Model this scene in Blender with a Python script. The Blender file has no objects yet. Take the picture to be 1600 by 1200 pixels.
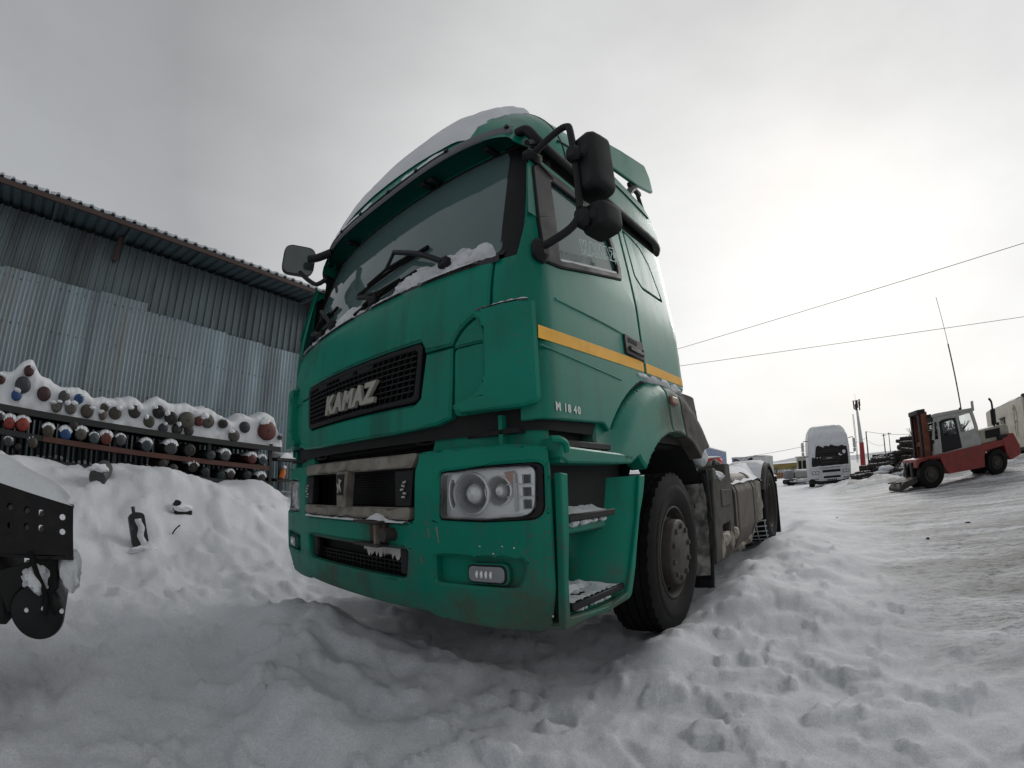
import bpy, bmesh, math, random
import numpy as np
from mathutils import Vector, Matrix, geometry
R = math.radians
random.seed(7)
sc = bpy.context.scene
COL = sc.collection
# ------------------------------------------------------------------ camera (wide action-camera fisheye)
cd = bpy.data.cameras.new('camera'); cam = bpy.data.objects.new('camera', cd); COL.objects.link(cam)
cd.type = 'PANO'
cd.sensor_fit = 'HORIZONTAL'; cd.sensor_width = 36.0; cd.sensor_height = 27.0
cd.clip_start = 0.02; cd.clip_end = 5000
for tgt in (cd, getattr(cd, 'cycles', None)):
    try:
        tgt.panorama_type = 'FISHEYE_LENS_POLYNOMIAL'
        tgt.fisheye_fov = R(179)
        for i, v in enumerate((0.0, -0.06231117, -7.8517e-06, 1.4711021e-05, -1.98999e-07)):
            setattr(tgt, 'fisheye_polynomial_k%d' % i, v)
    except Exception:
        pass
CR = np.array([[0.76148078, 0.64808581, -0.01148103], [0.13851239, -0.14539334, 0.97963001], [-0.63321509, 0.74755974, 0.20048215]])
cam.matrix_world = Matrix(((CR[0][0], CR[1][0], -CR[2][0], 2.2069), (CR[0][1], CR[1][1], -CR[2][1], -1.2348), (CR[0][2], CR[1][2], -CR[2][2], 1.0653), (0, 0, 0, 1)))
sc.camera = cam
# ------------------------------------------------------------------ sky, sun, exposure
SUN_AZ, SUN_EL = R(3), R(27)          # azimuth from +Y towards +X: veiled sun, behind the truck
sc.view_settings.view_transform = 'Standard'; sc.view_settings.look = 'None'
sc.view_settings.exposure = 0.0; sc.view_settings.gamma = 1.0
sc.view_settings.use_curve_mapping = False
W = bpy.data.worlds.new('World'); sc.world = W; W.use_nodes = True
wn, wl = W.node_tree.nodes, W.node_tree.links
wn.clear()
def N_(t, **kw):
    n = wn.new(t)
    for k, v in kw.items(): setattr(n, k, v)
    return n
sky = N_('ShaderNodeTexSky'); sky.sky_type = 'NISHITA'; sky.sun_disc = False
sky.sun_elevation = SUN_EL; sky.sun_rotation = SUN_AZ
sky.dust_density = 4; sky.air_density = 1.0
skyb = N_('ShaderNodeBackground'); skyb.inputs['Strength'].default_value = 0.05
wl.new(sky.outputs[0], skyb.inputs['Color'])
tc = N_('ShaderNodeTexCoord')
sd = Vector((math.sin(SUN_AZ) * math.cos(SUN_EL), math.cos(SUN_AZ) * math.cos(SUN_EL), math.sin(SUN_EL)))
dot = N_('ShaderNodeVectorMath', operation='DOT_PRODUCT'); dot.inputs[1].default_value = sd
wl.new(tc.outputs['Generated'], dot.inputs[0])
rmp = N_('ShaderNodeValToRGB')               # overcast cloud: bright veil round the hidden sun, heavier cloud away from it
el = rmp.color_ramp.elements
el[0].position = 0.0; el[0].color = (0.42, 0.435, 0.45, 1)
el[1].position = 1.0; el[1].color = (0.93, 0.935, 0.93, 1)
for p, c in ((0.50, (0.42, 0.433, 0.448, 1)), (0.62, (0.42, 0.43, 0.44, 1)), (0.74, (0.60, 0.607, 0.61, 1)), (0.85, (0.84, 0.845, 0.845, 1)), (0.93, (0.90, 0.905, 0.90, 1))):
    e = el.new(p); e.color = c
mr = N_('ShaderNodeMapRange'); mr.inputs['From Min'].default_value = -1; mr.inputs['From Max'].default_value = 1
wl.new(dot.outputs['Value'], mr.inputs[0]); wl.new(mr.outputs[0], rmp.inputs[0])
ns = N_('ShaderNodeTexNoise'); ns.inputs['Scale'].default_value = 2.2; ns.inputs['Detail'].default_value = 6; ns.inputs['Roughness'].default_value = 0.55
mp = N_('ShaderNodeMapping'); mp.inputs['Scale'].default_value = (1, 1, 2.2)
wl.new(tc.outputs['Generated'], mp.inputs[0]); wl.new(mp.outputs[0], ns.inputs['Vector'])
nr = N_('ShaderNodeMapRange'); nr.inputs['From Min'].default_value = 0.3; nr.inputs['From Max'].default_value = 0.7
nr.inputs['To Min'].default_value = 0.92; nr.inputs['To Max'].default_value = 1.06
wl.new(ns.outputs['Fac'], nr.inputs[0])
mul = N_('ShaderNodeVectorMath', operation='SCALE')
sxyz = N_('ShaderNodeSeparateXYZ'); wl.new(tc.outputs['Generated'], sxyz.inputs[0])      # upper sky dimmed, which also weakens the light from above
ze = N_('ShaderNodeMapRange'); ze.inputs['From Min'].default_value = 0.40; ze.inputs['From Max'].default_value = 0.95; ze.inputs['To Min'].default_value = 1.0; ze.inputs['To Max'].default_value = 0.66
wl.new(sxyz.outputs[2], ze.inputs[0])
zm = N_('ShaderNodeMath', operation='MULTIPLY'); wl.new(nr.outputs[0], zm.inputs[0]); wl.new(ze.outputs[0], zm.inputs[1])
wl.new(rmp.outputs[0], mul.inputs[0]); wl.new(zm.outputs[0], mul.inputs['Scale'])
cb = N_('ShaderNodeBackground'); cb.inputs['Strength'].default_value = 1.05
wl.new(mul.outputs[0], cb.inputs['Color'])
add = N_('ShaderNodeMixShader'); add.inputs[0].default_value = 0.93      # cloud cover over clear sky
wl.new(skyb.outputs[0], add.inputs[1]); wl.new(cb.outputs[0], add.inputs[2])
wo = N_('ShaderNodeOutputWorld'); wl.new(add.outputs[0], wo.inputs[0])
sl = bpy.data.lights.new('sun', 'SUN'); so = bpy.data.objects.new('sun', sl); COL.objects.link(so)
sl.energy = 0.72; sl.angle = R(18); sl.color = (1, 0.98, 0.955)
so.rotation_euler = (-sd).to_track_quat('-Z', 'Y').to_euler()
sc.cycles.max_bounces = 6; sc.cycles.diffuse_bounces = 3; sc.cycles.glossy_bounces = 3
sc.cycles.transparent_max_bounces = 8

# ------------------------------------------------------------------ helpers
def mat(name, col, rough=0.6, metal=0.0, var=0.12, scale=6.0, dirt=None, damt=0.0, dscale=3.0, dlo=0.45, bump=0.0, bscale=60.0,
        spec=0.5, stretch=None, coat=0.0, dz=None, snow=None, speck=None, streak=None):
    """Procedural material: base colour with noise variation, optional dirt (road grime / rust) and fine bump."""
    m = bpy.data.materials.new(name); m.use_nodes = True
    n, l = m.node_tree.nodes, m.node_tree.links
    b = n['Principled BSDF']; b.inputs['Roughness'].default_value = rough; b.inputs['Metallic'].default_value = metal
    b.inputs['Specular IOR Level'].default_value = spec; b.inputs['Coat Weight'].default_value = coat
    t = n.new('ShaderNodeTexCoord'); mp = n.new('ShaderNodeMapping'); l.new(t.outputs['Object'], mp.inputs[0])
    if stretch: mp.inputs['Scale'].default_value = stretch
    ns = n.new('ShaderNodeTexNoise'); ns.inputs['Scale'].default_value = scale; ns.inputs['Detail'].default_value = 5
    l.new(mp.outputs[0], ns.inputs['Vector'])
    r = n.new('ShaderNodeMapRange'); r.inputs['From Min'].default_value = 0.3; r.inputs['From Max'].default_value = 0.7
    r.inputs['To Min'].default_value = 1 - var; r.inputs['To Max'].default_value = 1 + var
    l.new(ns.outputs['Fac'], r.inputs[0])
    sc_ = n.new('ShaderNodeVectorMath'); sc_.operation = 'SCALE'; sc_.inputs[0].default_value = col[:3]
    l.new(r.outputs[0], sc_.inputs['Scale'])
    out = sc_.outputs[0]
    if dirt:
        d = n.new('ShaderNodeTexNoise'); d.inputs['Scale'].default_value = dscale; d.inputs['Detail'].default_value = 8; d.inputs['Roughness'].default_value = 0.65
        l.new(mp.outputs[0], d.inputs['Vector'])
        fac = d.outputs['Fac']
        if dz:                                       # splashed grime: more of it lower down / further back (object space), broken by noise
            ax, lo, hi, gain = dz
            s = n.new('ShaderNodeSeparateXYZ'); l.new(t.outputs['Object'], s.inputs[0])
            g = n.new('ShaderNodeMapRange'); g.inputs['From Min'].default_value = lo; g.inputs['From Max'].default_value = hi
            g.inputs['To Min'].default_value = gain; g.inputs['To Max'].default_value = 0
            l.new(s.outputs[ax], g.inputs[0])
            a = n.new('ShaderNodeMath'); a.operation = 'ADD'; l.new(fac, a.inputs[0]); l.new(g.outputs[0], a.inputs[1]); fac = a.outputs[0]
        q = n.new('ShaderNodeMapRange'); q.inputs['From Min'].default_value = dlo; q.inputs['From Max'].default_value = dlo + 0.25
        q.inputs['To Max'].default_value = damt
        l.new(fac, q.inputs[0])
        mx = n.new('ShaderNodeMix'); mx.data_type = 'RGBA'
        l.new(q.outputs[0], mx.inputs['Factor']); l.new(out, mx.inputs['A']); mx.inputs['B'].default_value = (*dirt, 1)
        out = mx.outputs['Result']
        rr = n.new('ShaderNodeMapRange'); rr.inputs['To Min'].default_value = rough; rr.inputs['To Max'].default_value = min(1, rough + 0.3)
        l.new(q.outputs[0], rr.inputs[0]); l.new(rr.outputs[0], b.inputs['Roughness'])
    for kind, prm in (('s', speck), ('v', streak)):  # fine salt / mud spatter, and run-off streaks down the panels
        if not prm: continue
        d = n.new('ShaderNodeTexNoise'); d.inputs['Scale'].default_value = prm[1]; d.inputs['Detail'].default_value = 3 if kind == 's' else 6; d.inputs['Roughness'].default_value = .6
        m2 = n.new('ShaderNodeMapping'); m2.inputs['Scale'].default_value = (1, 1, 1) if kind == 's' else (1, 1, .07)
        l.new(t.outputs['Object'], m2.inputs[0]); l.new(m2.outputs[0], d.inputs['Vector'])
        big = n.new('ShaderNodeTexNoise'); big.inputs['Scale'].default_value = 1.6; big.inputs['Detail'].default_value = 3; l.new(t.outputs['Object'], big.inputs['Vector'])
        ad_ = n.new('ShaderNodeMath'); ad_.operation = 'MULTIPLY_ADD'; ad_.inputs[1].default_value = .45; l.new(big.outputs['Fac'], ad_.inputs[0]); l.new(d.outputs['Fac'], ad_.inputs[2])
        q = n.new('ShaderNodeMapRange'); q.inputs['From Min'].default_value = prm[2]; q.inputs['From Max'].default_value = prm[2] + (.06 if kind == 's' else .18); q.inputs['To Max'].default_value = prm[3]
        l.new(ad_.outputs[0], q.inputs[0])
        mx = n.new('ShaderNodeMix'); mx.data_type = 'RGBA'; l.new(q.outputs[0], mx.inputs['Factor']); l.new(out, mx.inputs['A']); mx.inputs['B'].default_value = (*prm[0], 1)
        out = mx.outputs['Result']
    if snow:                                         # snow plastered on the upward faces in patches
        ge = n.new('ShaderNodeNewGeometry'); s = n.new('ShaderNodeSeparateXYZ'); l.new(ge.outputs['Normal'], s.inputs[0])
        d = n.new('ShaderNodeTexNoise'); d.inputs['Scale'].default_value = snow[1]; d.inputs['Detail'].default_value = 6
        l.new(t.outputs['Object'], d.inputs['Vector'])
        a = n.new('ShaderNodeMath'); a.operation = 'MULTIPLY_ADD'; a.inputs[1].default_value = 0.6; l.new(s.outputs[2], a.inputs[0]); l.new(d.outputs['Fac'], a.inputs[2])
        q = n.new('ShaderNodeMapRange'); q.inputs['From Min'].default_value = snow[0]; q.inputs['From Max'].default_value = snow[0] + 0.06
        l.new(a.outputs[0], q.inputs[0])
        mx = n.new('ShaderNodeMix'); mx.data_type = 'RGBA'
        l.new(q.outputs[0], mx.inputs['Factor']); l.new(out, mx.inputs['A']); mx.inputs['B'].default_value = (0.72, 0.73, 0.75, 1)
        out = mx.outputs['Result']
    l.new(out, b.inputs['Base Color'])
    if bump:
        bn = n.new('ShaderNodeTexNoise'); bn.inputs['Scale'].default_value = bscale; bn.inputs['Detail'].default_value = 4
        l.new(mp.outputs[0], bn.inputs['Vector'])
        bu = n.new('ShaderNodeBump'); bu.inputs['Strength'].default_value = bump; bu.inputs['Distance'].default_value = 0.01
        l.new(bn.outputs['Fac'], bu.inputs['Height']); l.new(bu.outputs[0], b.inputs['Normal'])
    return m
def glassmat(name, col, see=0.3, rough=0.06, tint=(0.5, 0.62, 0.6)):
    m = bpy.data.materials.new(name); m.use_nodes = True
    n, l = m.node_tree.nodes, m.node_tree.links
    b = n['Principled BSDF']; b.inputs['Base Color'].default_value = (*col, 1); b.inputs['Roughness'].default_value = rough
    b.inputs['Specular IOR Level'].default_value = 0.75
    t = n.new('ShaderNodeBsdfTransparent'); t.inputs[0].default_value = (*tint, 1)
    mx = n.new('ShaderNodeMixShader')
    tc = n.new('ShaderNodeTexCoord'); ns = n.new('ShaderNodeTexNoise'); ns.inputs['Scale'].default_value = 3; ns.inputs['Detail'].default_value = 6
    l.new(tc.outputs['Object'], ns.inputs['Vector'])
    r = n.new('ShaderNodeMapRange'); r.inputs['From Min'].default_value = .3; r.inputs['From Max'].default_value = .7
    r.inputs['To Min'].default_value = see * .8; r.inputs['To Max'].default_value = min(1, see * 1.15); l.new(ns.outputs['Fac'], r.inputs[0])
    r2 = n.new('ShaderNodeMapRange'); r2.inputs['To Min'].default_value = rough * .5; r2.inputs['To Max'].default_value = rough * 2.2
    l.new(ns.outputs['Fac'], r2.inputs[0]); l.new(r2.outputs[0], b.inputs['Roughness'])
    l.new(r.outputs[0], mx.inputs[0]); l.new(b.outputs[0], mx.inputs[1]); l.new(t.outputs[0], mx.inputs[2])
    l.new(mx.outputs[0], n['Material Output'].inputs[0])
    return m
DUST = (0.085, 0.075, 0.06)
M = {}
M['green'] = mat('green_paint', (0.001, 0.205, 0.138), .40, var=.10, scale=2.5, dirt=(0.03, 0.11, 0.08), damt=.5, dscale=2.2, dlo=.5, bump=.03, bscale=220, spec=.22, speck=((.06, .14, .11), 70, .84, .6), streak=((.010, .085, .06), 7, .76, .6))
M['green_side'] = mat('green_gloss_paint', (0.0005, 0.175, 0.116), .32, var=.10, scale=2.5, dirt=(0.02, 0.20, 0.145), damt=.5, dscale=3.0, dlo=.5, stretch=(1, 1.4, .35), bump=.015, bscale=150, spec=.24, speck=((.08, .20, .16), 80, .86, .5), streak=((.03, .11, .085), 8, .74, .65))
M['green_low'] = mat('green_bumper_plastic', (0.001, 0.198, 0.132), .5, spec=.2, var=.12, scale=2.5, dirt=DUST, damt=.75, dscale=4, dlo=.58, dz=(2, .36, .72, .34), speck=((.10, .10, .08), 60, .82, .7), streak=((.03, .08, .06), 8, .77, .5), bump=.05, bscale=240)
M['green_dirty'] = mat('green_grimy_paint', (0.001, 0.178, 0.119), .42, spec=.3, var=.1, dirt=(0.10, 0.09, 0.075), damt=.9, dscale=3, dlo=.54, dz=(1, 2.3, 1.0, .42), bump=.03, bscale=160)
M['green_grey'] = mat('faded_green_beam', (0.02, 0.085, 0.06), .55, dirt=DUST, damt=.6, dscale=5)
M['mud'] = mat('grime_caked_plastic', (0.062, 0.056, 0.046), .75, var=.3, scale=5, dirt=(.035, .033, .03), damt=.8, dscale=9, bump=.25, bscale=50)
M['black'] = mat('black_plastic', (0.007, 0.007, 0.008), .5, spec=.3, var=.2, dirt=(.022, .022, .023), damt=.6, dscale=5, bump=.08, bscale=180)
M['blackgloss'] = mat('black_enamel_trim', (0.006, 0.006, 0.007), .38, dirt=(.035, .028, .022), damt=.5, dscale=8, spec=.25, bump=.1)
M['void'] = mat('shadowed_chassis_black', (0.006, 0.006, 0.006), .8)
M['rubber'] = mat('tyre_rubber', (0.006, 0.006, 0.0065), .72, spec=.2, var=.25, dirt=(.028, .026, .024), damt=.5, dscale=7, dlo=.5, bump=.2, bscale=60)
M['steelrim'] = mat('grimy_steel_rim', (0.052, 0.046, 0.038), .6, .15, var=.25, dirt=(.03, .027, .022), damt=.9, dscale=8, bump=.1, bscale=60)
M['strip'] = mat('dusty_grey_trim', (0.235, 0.215, 0.18), .6, .1, var=.2, dirt=(.08, .07, .055), damt=.8, dscale=9)
M['letter'] = mat('aged_chrome_letter', (0.42, 0.40, 0.35), .4, .25, var=.15)
M['white_ink'] = mat('white_lettering', (0.62, 0.64, 0.6), .5)
M['yellow'] = mat('yellow_stripe_vinyl', (0.86, 0.42, 0.006), .45, spec=.2, var=.08, dirt=(.40, .20, .02), damt=.5, dscale=7, dlo=.55)
M['glass'] = glassmat('windscreen_glass', (0.115, 0.180, 0.180), .22, .03)
M['sideglass'] = glassmat('door_glass_hazy', (0.035, 0.105, 0.095), .15, .10)
M['lens'] = glassmat('headlight_lens', (0.55, 0.56, 0.56), .84, .05, (.95, .96, .96))
M['smoke'] = glassmat('smoked_visor', (0.16, 0.16, 0.17), .25, .25)
M['reflector'] = mat('lamp_reflector', (0.80, 0.81, 0.82), .22, .45, var=.06)
M['lampwhite'] = mat('lamp_housing', (0.5, 0.51, 0.52), .35, .2)
M['lampdark'] = mat('lamp_bowl_grey', (0.26, 0.27, 0.28), .3, .3)
M['amber'] = mat('amber_plastic', (0.42, 0.22, 0.17), .35)
M['repeater'] = mat('dusty_amber_repeater', (0.20, 0.085, 0.05), .4)
M['mirrorglass'] = mat('mirror_glass', (0.12, 0.135, 0.13), .12, .6)
M['seat'] = mat('seat_fabric', (0.05, 0.055, 0.055), .9)
M['steel'] = mat('dark_steel', (0.05, 0.048, 0.045), .55, .5, dirt=(.09, .05, .03), damt=.7, dscale=9)
M['tank'] = mat('dusty_tank', (0.115, 0.10, 0.08), .6, .2, var=.18, dirt=(.07, .06, .05), damt=.7, dscale=6, bump=.06)
def snowmat(name, c=(.70, .715, .74), bump=.6, bs=90.0, tint=None):
    m = mat(name, c, .65, 0, .05, 5, bump=bump, bscale=bs, spec=.25)
    return m
M['snow'] = snowmat('snow_cover')
M['visor'] = mat('shade_painted_green_visor', (0.001, 0.062, 0.045), .5, spec=.2)  # cab green darkened so the shade under the brow is in the colour
M['snowdirt'] = mat('dirty_snow', (.62, .60, .56), .8, var=.2, dirt=(.14, .12, .10), damt=.8, dscale=9, dlo=.5, bump=.6, bscale=40)

def link(name, me, m=None, parent=None, smooth=40, loc=None):
    o = bpy.data.objects.new(name, me); COL.objects.link(o)
    if m is not None and not me.materials: me.materials.append(m)
    if smooth and me.polygons:
        me.polygons.foreach_set('use_smooth', [True] * len(me.polygons))
        try: me.set_sharp_from_angle(angle=R(smooth))
        except Exception: pass
    if parent is not None: o.parent = parent
    if loc is not None: o.location = loc
    return o
class MB:
    """Collects primitives into one mesh."""
    def __init__(s): s.v = []; s.f = []
    def add(s, v, f, mtx=None):
        k = len(s.v)
        if mtx is not None: v = [mtx @ Vector(p) for p in v]
        s.v += [tuple(p) for p in v]; s.f += [tuple(i + k for i in q) for q in f]; return s
    def box(s, c, d, rot=None, bev=0.0):
        x, y, z = d[0] / 2, d[1] / 2, d[2] / 2
        b = min(bev, x * .9, y * .9, z * .9)
        if b <= 0:
            v = [(i * x, j * y, k * z) for i in (-1, 1) for j in (-1, 1) for k in (-1, 1)]
            f = [(0, 1, 3, 2), (4, 6, 7, 5), (0, 4, 5, 1), (2, 3, 7, 6), (0, 2, 6, 4), (1, 5, 7, 3)]
        else:
            v = []; idx = {}
            for i in (-1, 1):
                for j in (-1, 1):
                    for k in (-1, 1):
                        for a in range(3):
                            p = [i * (x - b), j * (y - b), k * (z - b)]; p[a] = (i, j, k)[a] * (x, y, z)[a]
                            idx[(i, j, k, a)] = len(v); v.append(tuple(p))
            f = []
            sg = [(-1, -1), (1, -1), (1, 1), (-1, 1)]
            for a in range(3):
                o1, o2 = (a + 1) % 3, (a + 2) % 3
                for q in (-1, 1):
                    def key(p1, p2, ax):
                        t = [0, 0, 0]; t[a] = q; t[o1] = p1; t[o2] = p2; return (t[0], t[1], t[2], ax)
                    fc = [idx[key(p1, p2, a)] for p1, p2 in sg]
                    f.append(tuple(fc if q > 0 else fc[::-1]))
            for a in range(3):
                o1, o2 = (a + 1) % 3, (a + 2) % 3
                for q1 in (-1, 1):
                    for q2 in (-1, 1):
                        def kk(qa, ax):
                            t = [0, 0, 0]; t[a] = qa; t[o1] = q1; t[o2] = q2; return idx[(t[0], t[1], t[2], ax)]
                        fc = [kk(-1, o1), kk(1, o1), kk(1, o2), kk(-1, o2)]
                        f.append(tuple(fc if q1 * q2 < 0 else fc[::-1]))
            for i in (-1, 1):
                for j in (-1, 1):
                    for k in (-1, 1):
                        fc = [idx[(i, j, k, a)] for a in range(3)]
                        f.append(tuple(fc if i * j * k > 0 else fc[::-1]))
        m = Matrix.Translation(c)
        if rot is not None: m = m @ (rot if isinstance(rot, Matrix) else Matrix.Rotation(rot, 4, 'Z'))
        return s.add(v, f, m)
    def lathe(s, prof, org=(0, 0, 0), axis='X', n=32, flip=False):
        """prof: (along axis, radius)"""
        v = []; f = []; m = len(prof)
        for i in range(n):
            a = 2 * math.pi * i / n; c, q = math.cos(a), math.sin(a)
            for t, r in prof:
                p = {'X': (t, r * c, r * q), 'Y': (r * q, t, r * c), 'Z': (r * c, r * q, t)}[axis]
                v.append((p[0] + org[0], p[1] + org[1], p[2] + org[2]))
        for i in range(n):
            j = (i + 1) % n
            for k in range(m - 1):
                q = (i * m + k, j * m + k, j * m + k + 1, i * m + k + 1)
                f.append(q[::-1] if flip else q)
        return s.add(v, f)
    def cyl(s, a, b, r, r2=None, n=12, cap=True):
        a, b = Vector(a), Vector(b); d = b - a; L = d.length
        if L < 1e-6: return s
        q = d.to_track_quat('Z', 'Y').to_matrix().to_4x4(); m = Matrix.Translation(a) @ q
        r2 = r if r2 is None else r2
        v = []; 
        for i in range(n):
            t = 2 * math.pi * i / n; v += [(r * math.cos(t), r * math.sin(t), 0), (r2 * math.cos(t), r2 * math.sin(t), L)]
        f = [(2 * i, 2 * ((i + 1) % n), 2 * ((i + 1) % n) + 1, 2 * i + 1) for i in range(n)]
        if cap: f += [tuple(range(2 * n - 2, -1, -2)), tuple(range(1, 2 * n, 2))]
        return s.add(v, f, m)
    def tube(s, pts, r, n=8, sub=1):
        pts = [Vector(p) for p in pts]
        if sub > 1:                                   # Catmull-Rom smoothing of the path
            q = []
            for i in range(len(pts) - 1):
                p0, p1, p2, p3 = pts[max(i - 1, 0)], pts[i], pts[i + 1], pts[min(i + 2, len(pts) - 1)]
                for k in range(sub):
                    t = k / sub
                    q.append(.5 * ((2 * p1) + (p2 - p0) * t + (2 * p0 - 5 * p1 + 4 * p2 - p3) * t * t + (3 * p1 - p0 - 3 * p2 + p3) * t ** 3))
            pts = q + [pts[-1]]
        up = Vector((0.13, 0.21, 0.97)); v = []; f = []
        for i, p in enumerate(pts):
            d = (pts[min(i + 1, len(pts) - 1)] - pts[max(i - 1, 0)]).normalized()
            a = d.cross(up)
            if a.length < 1e-3: a = d.cross(Vector((1, 0, 0)))
            a.normalize(); b = d.cross(a)
            rr = r[i] if isinstance(r, (list, tuple)) and sub == 1 else (r if not isinstance(r, (list, tuple)) else r[0])
            for k in range(n):
                t = 2 * math.pi * k / n; v.append(p + a * (rr * math.cos(t)) + b * (rr * math.sin(t)))
        for i in range(len(pts) - 1):
            for k in range(n):
                f.append((i * n + k, i * n + (k + 1) % n, (i + 1) * n + (k + 1) % n, (i + 1) * n + k))
        f += [tuple(range(n - 1, -1, -1)), tuple(range((len(pts) - 1) * n, len(pts) * n))]
        return s.add(v, f)
    def prism(s, poly, fn, a, b):
        """poly 2-D, fn(u, v, t) -> 3-D, from t=a to t=b"""
        n = len(poly)
        v = [fn(u, w, a) for u, w in poly] + [fn(u, w, b) for u, w in poly]
        f = [(i, (i + 1) % n, (i + 1) % n + n, i + n) for i in range(n)] + [tuple(range(n - 1, -1, -1)), tuple(range(n, 2 * n))]
        return s.add(v, f)
    def grid(s, rows, close=False):
        n = len(rows[0]); k = len(s.v); s.v += [tuple(p) for r in rows for p in r]
        for i in range(len(rows) - 1):
            for j in range(n - 1 if not close else n):
                a, b = k + i * n + j, k + i * n + (j + 1) % n
                s.f.append((a, b, b + n, a + n))
        return s
    def mesh(s, name):
        me = bpy.data.meshes.new(name); me.from_pydata(s.v, [], s.f); me.update()
        bm = bmesh.new(); bm.from_mesh(me); bmesh.ops.recalc_face_normals(bm, faces=bm.faces); bm.to_mesh(me); bm.free()
        return me
    def build(s, name, m, parent=None, smooth=40): return link(name, s.mesh(name), m, parent, smooth)
def thing(name, label, cat, loc=(0, 0, 0), rz=0.0, group=None):
    o = bpy.data.objects.new(name, None); COL.objects.link(o); o.empty_display_size = .2
    o.location = loc; o.rotation_euler = (0, 0, rz); tag(o, label, cat, group); return o
def tag(o, label=None, cat=None, group=None, kind=None):
    if label: o['label'] = label
    if cat: o['category'] = cat
    if group: o['group'] = group
    if kind: o['kind'] = kind
    return o
def dup(o, parent=None):
    c = o.copy(); COL.objects.link(c)
    if parent is not None: c.parent = parent
    for ch in list(o.children): dup(ch, c)
    return c
def rp(pts, r=.02, n=5):
    """polygon with rounded corners; a third value overrides the radius"""
    out = []; m = len(pts)
    for i in range(m):
        p = Vector(pts[i][:2]); a = Vector(pts[i - 1][:2]) - p; b = Vector(pts[(i + 1) % m][:2]) - p
        rr = pts[i][2] if len(pts[i]) > 2 else r
        la, lb = a.length, b.length
        if rr <= 0 or la < 1e-6 or lb < 1e-6: out.append(tuple(p)); continue
        a /= la; b /= lb; ang = a.angle(b, math.pi)
        t = min(rr / max(math.tan(ang / 2), 1e-3), la * .45, lb * .45)
        if ang > 3.0: out.append(tuple(p)); continue
        s, e = p + a * t, p + b * t
        for k in range(n + 1):
            q = k / n; out.append(tuple((1 - q) ** 2 * s + 2 * q * (1 - q) * p + q * q * e))
    return out
def panel(name, poly, surf, m, parent, holes=(), su=.08, sv=.08, thick=.02, bev=.006, lift=0.0, smooth=35):
    """A plate with the outline POLY (2-D), bent onto surf(u, v) -> (point, normal), with rounded edges, thickness and holes."""
    bm = bmesh.new()
    loops = [[Vector((p[0], p[1], 0)) for p in poly]] + [[Vector((p[0], p[1], 0)) for p in h] for h in holes]
    vs = [bm.verts.new(p) for lp in loops for p in lp]
    for t in geometry.tessellate_polygon(loops):
        if len(set(t)) == 3:
            try: bm.faces.new([vs[i] for i in t])
            except ValueError: pass
    us = [p[0] for p in poly]; ws = [p[1] for p in poly]
    def cuts(lo, hi, st, no):
        k = int((hi - lo) / st)
        for i in range(1, k + 1):
            x = lo + i * (hi - lo) / (k + 1)
            bmesh.ops.bisect_plane(bm, geom=bm.verts[:] + bm.edges[:] + bm.faces[:], plane_co=Vector(no) * x, plane_no=no)
    if su: cuts(min(us), max(us), su, (1, 0, 0))
    if sv: cuts(min(ws), max(ws), sv, (0, 1, 0))
    for fc in bm.faces:
        if fc.normal.z < 0: fc.normal_flip()
    bmesh.ops.recalc_face_normals(bm, faces=bm.faces)
    if bm.faces and sum(f.normal.z for f in bm.faces) < 0: bmesh.ops.reverse_faces(bm, faces=bm.faces)
    bd = [e for e in bm.edges if e.is_boundary]
    bmesh.ops.remove_doubles(bm, verts=bm.verts[:], dist=.0022)
    bmesh.ops.dissolve_degenerate(bm, edges=bm.edges[:], dist=.0005)
    bd = [e for e in bm.edges if e.is_boundary]
    if bev > 0:
        bmesh.ops.inset_region(bm, faces=bm.faces[:], thickness=bev, use_even_offset=False, use_boundary=True)
        bd = [e for e in bm.edges if e.is_boundary]
        for v in {v for e in bd for v in e.verts}: v.co.z = -bev * .8
    ex = bmesh.ops.extrude_edge_only(bm, edges=bd)
    for v in [g for g in ex['geom'] if isinstance(g, bmesh.types.BMVert)]: v.co.z = -thick
    for v in bm.verts:
        p, nn = surf(v.co.x, v.co.y); d = v.co.z + lift
        v.co = Vector(p) + Vector(nn) * d
    me = bpy.data.meshes.new(name); bm.to_mesh(me); bm.free()
    return link(name, me, m, parent, smooth)
def glyph(ch, size, ext, shear=0.0, off=0.0, bevel=0.0):
    cu = bpy.data.curves.new('glyph', 'FONT'); cu.body = ch; cu.size = size; cu.extrude = ext; cu.shear = shear; cu.offset = off
    cu.bevel_depth = bevel; cu.resolution_u = 3; cu.align_x = 'CENTER'
    o = bpy.data.objects.new('glyph', cu); COL.objects.link(o)
    dg = bpy.context.evaluated_depsgraph_get(); me = bpy.data.meshes.new_from_object(o.evaluated_get(dg))
    bpy.data.objects.remove(o); bpy.data.curves.remove(cu)
    me.materials.clear(); return me
# gradient noise (numpy)
def _h(ix, iy, s):
    n = (ix.astype(np.int64) * 374761393 + iy.astype(np.int64) * 668265263 + s * 974634533) & 0xffffffff
    n = ((n ^ (n >> 13)) * 1274126177) & 0xffffffff
    return ((n ^ (n >> 16)) & 0xffff) / 65535.0
def gn(x, y, s=0):
    x = np.asarray(x, float); y = np.asarray(y, float)
    ix, iy = np.floor(x), np.floor(y); fx, fy = x - ix, y - iy
    u = fx ** 3 * (fx * (fx * 6 - 15) + 10); v = fy ** 3 * (fy * (fy * 6 - 15) + 10)
    def g(a, b):
        t = _h(ix + a, iy + b, s) * 2 * np.pi
        return np.cos(t) * (fx - a) + np.sin(t) * (fy - b)
    n0 = g(0, 0) * (1 - u) + g(1, 0) * u; n1 = g(0, 1) * (1 - u) + g(1, 1) * u
    return 1.4 * (n0 * (1 - v) + n1 * v)
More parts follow.
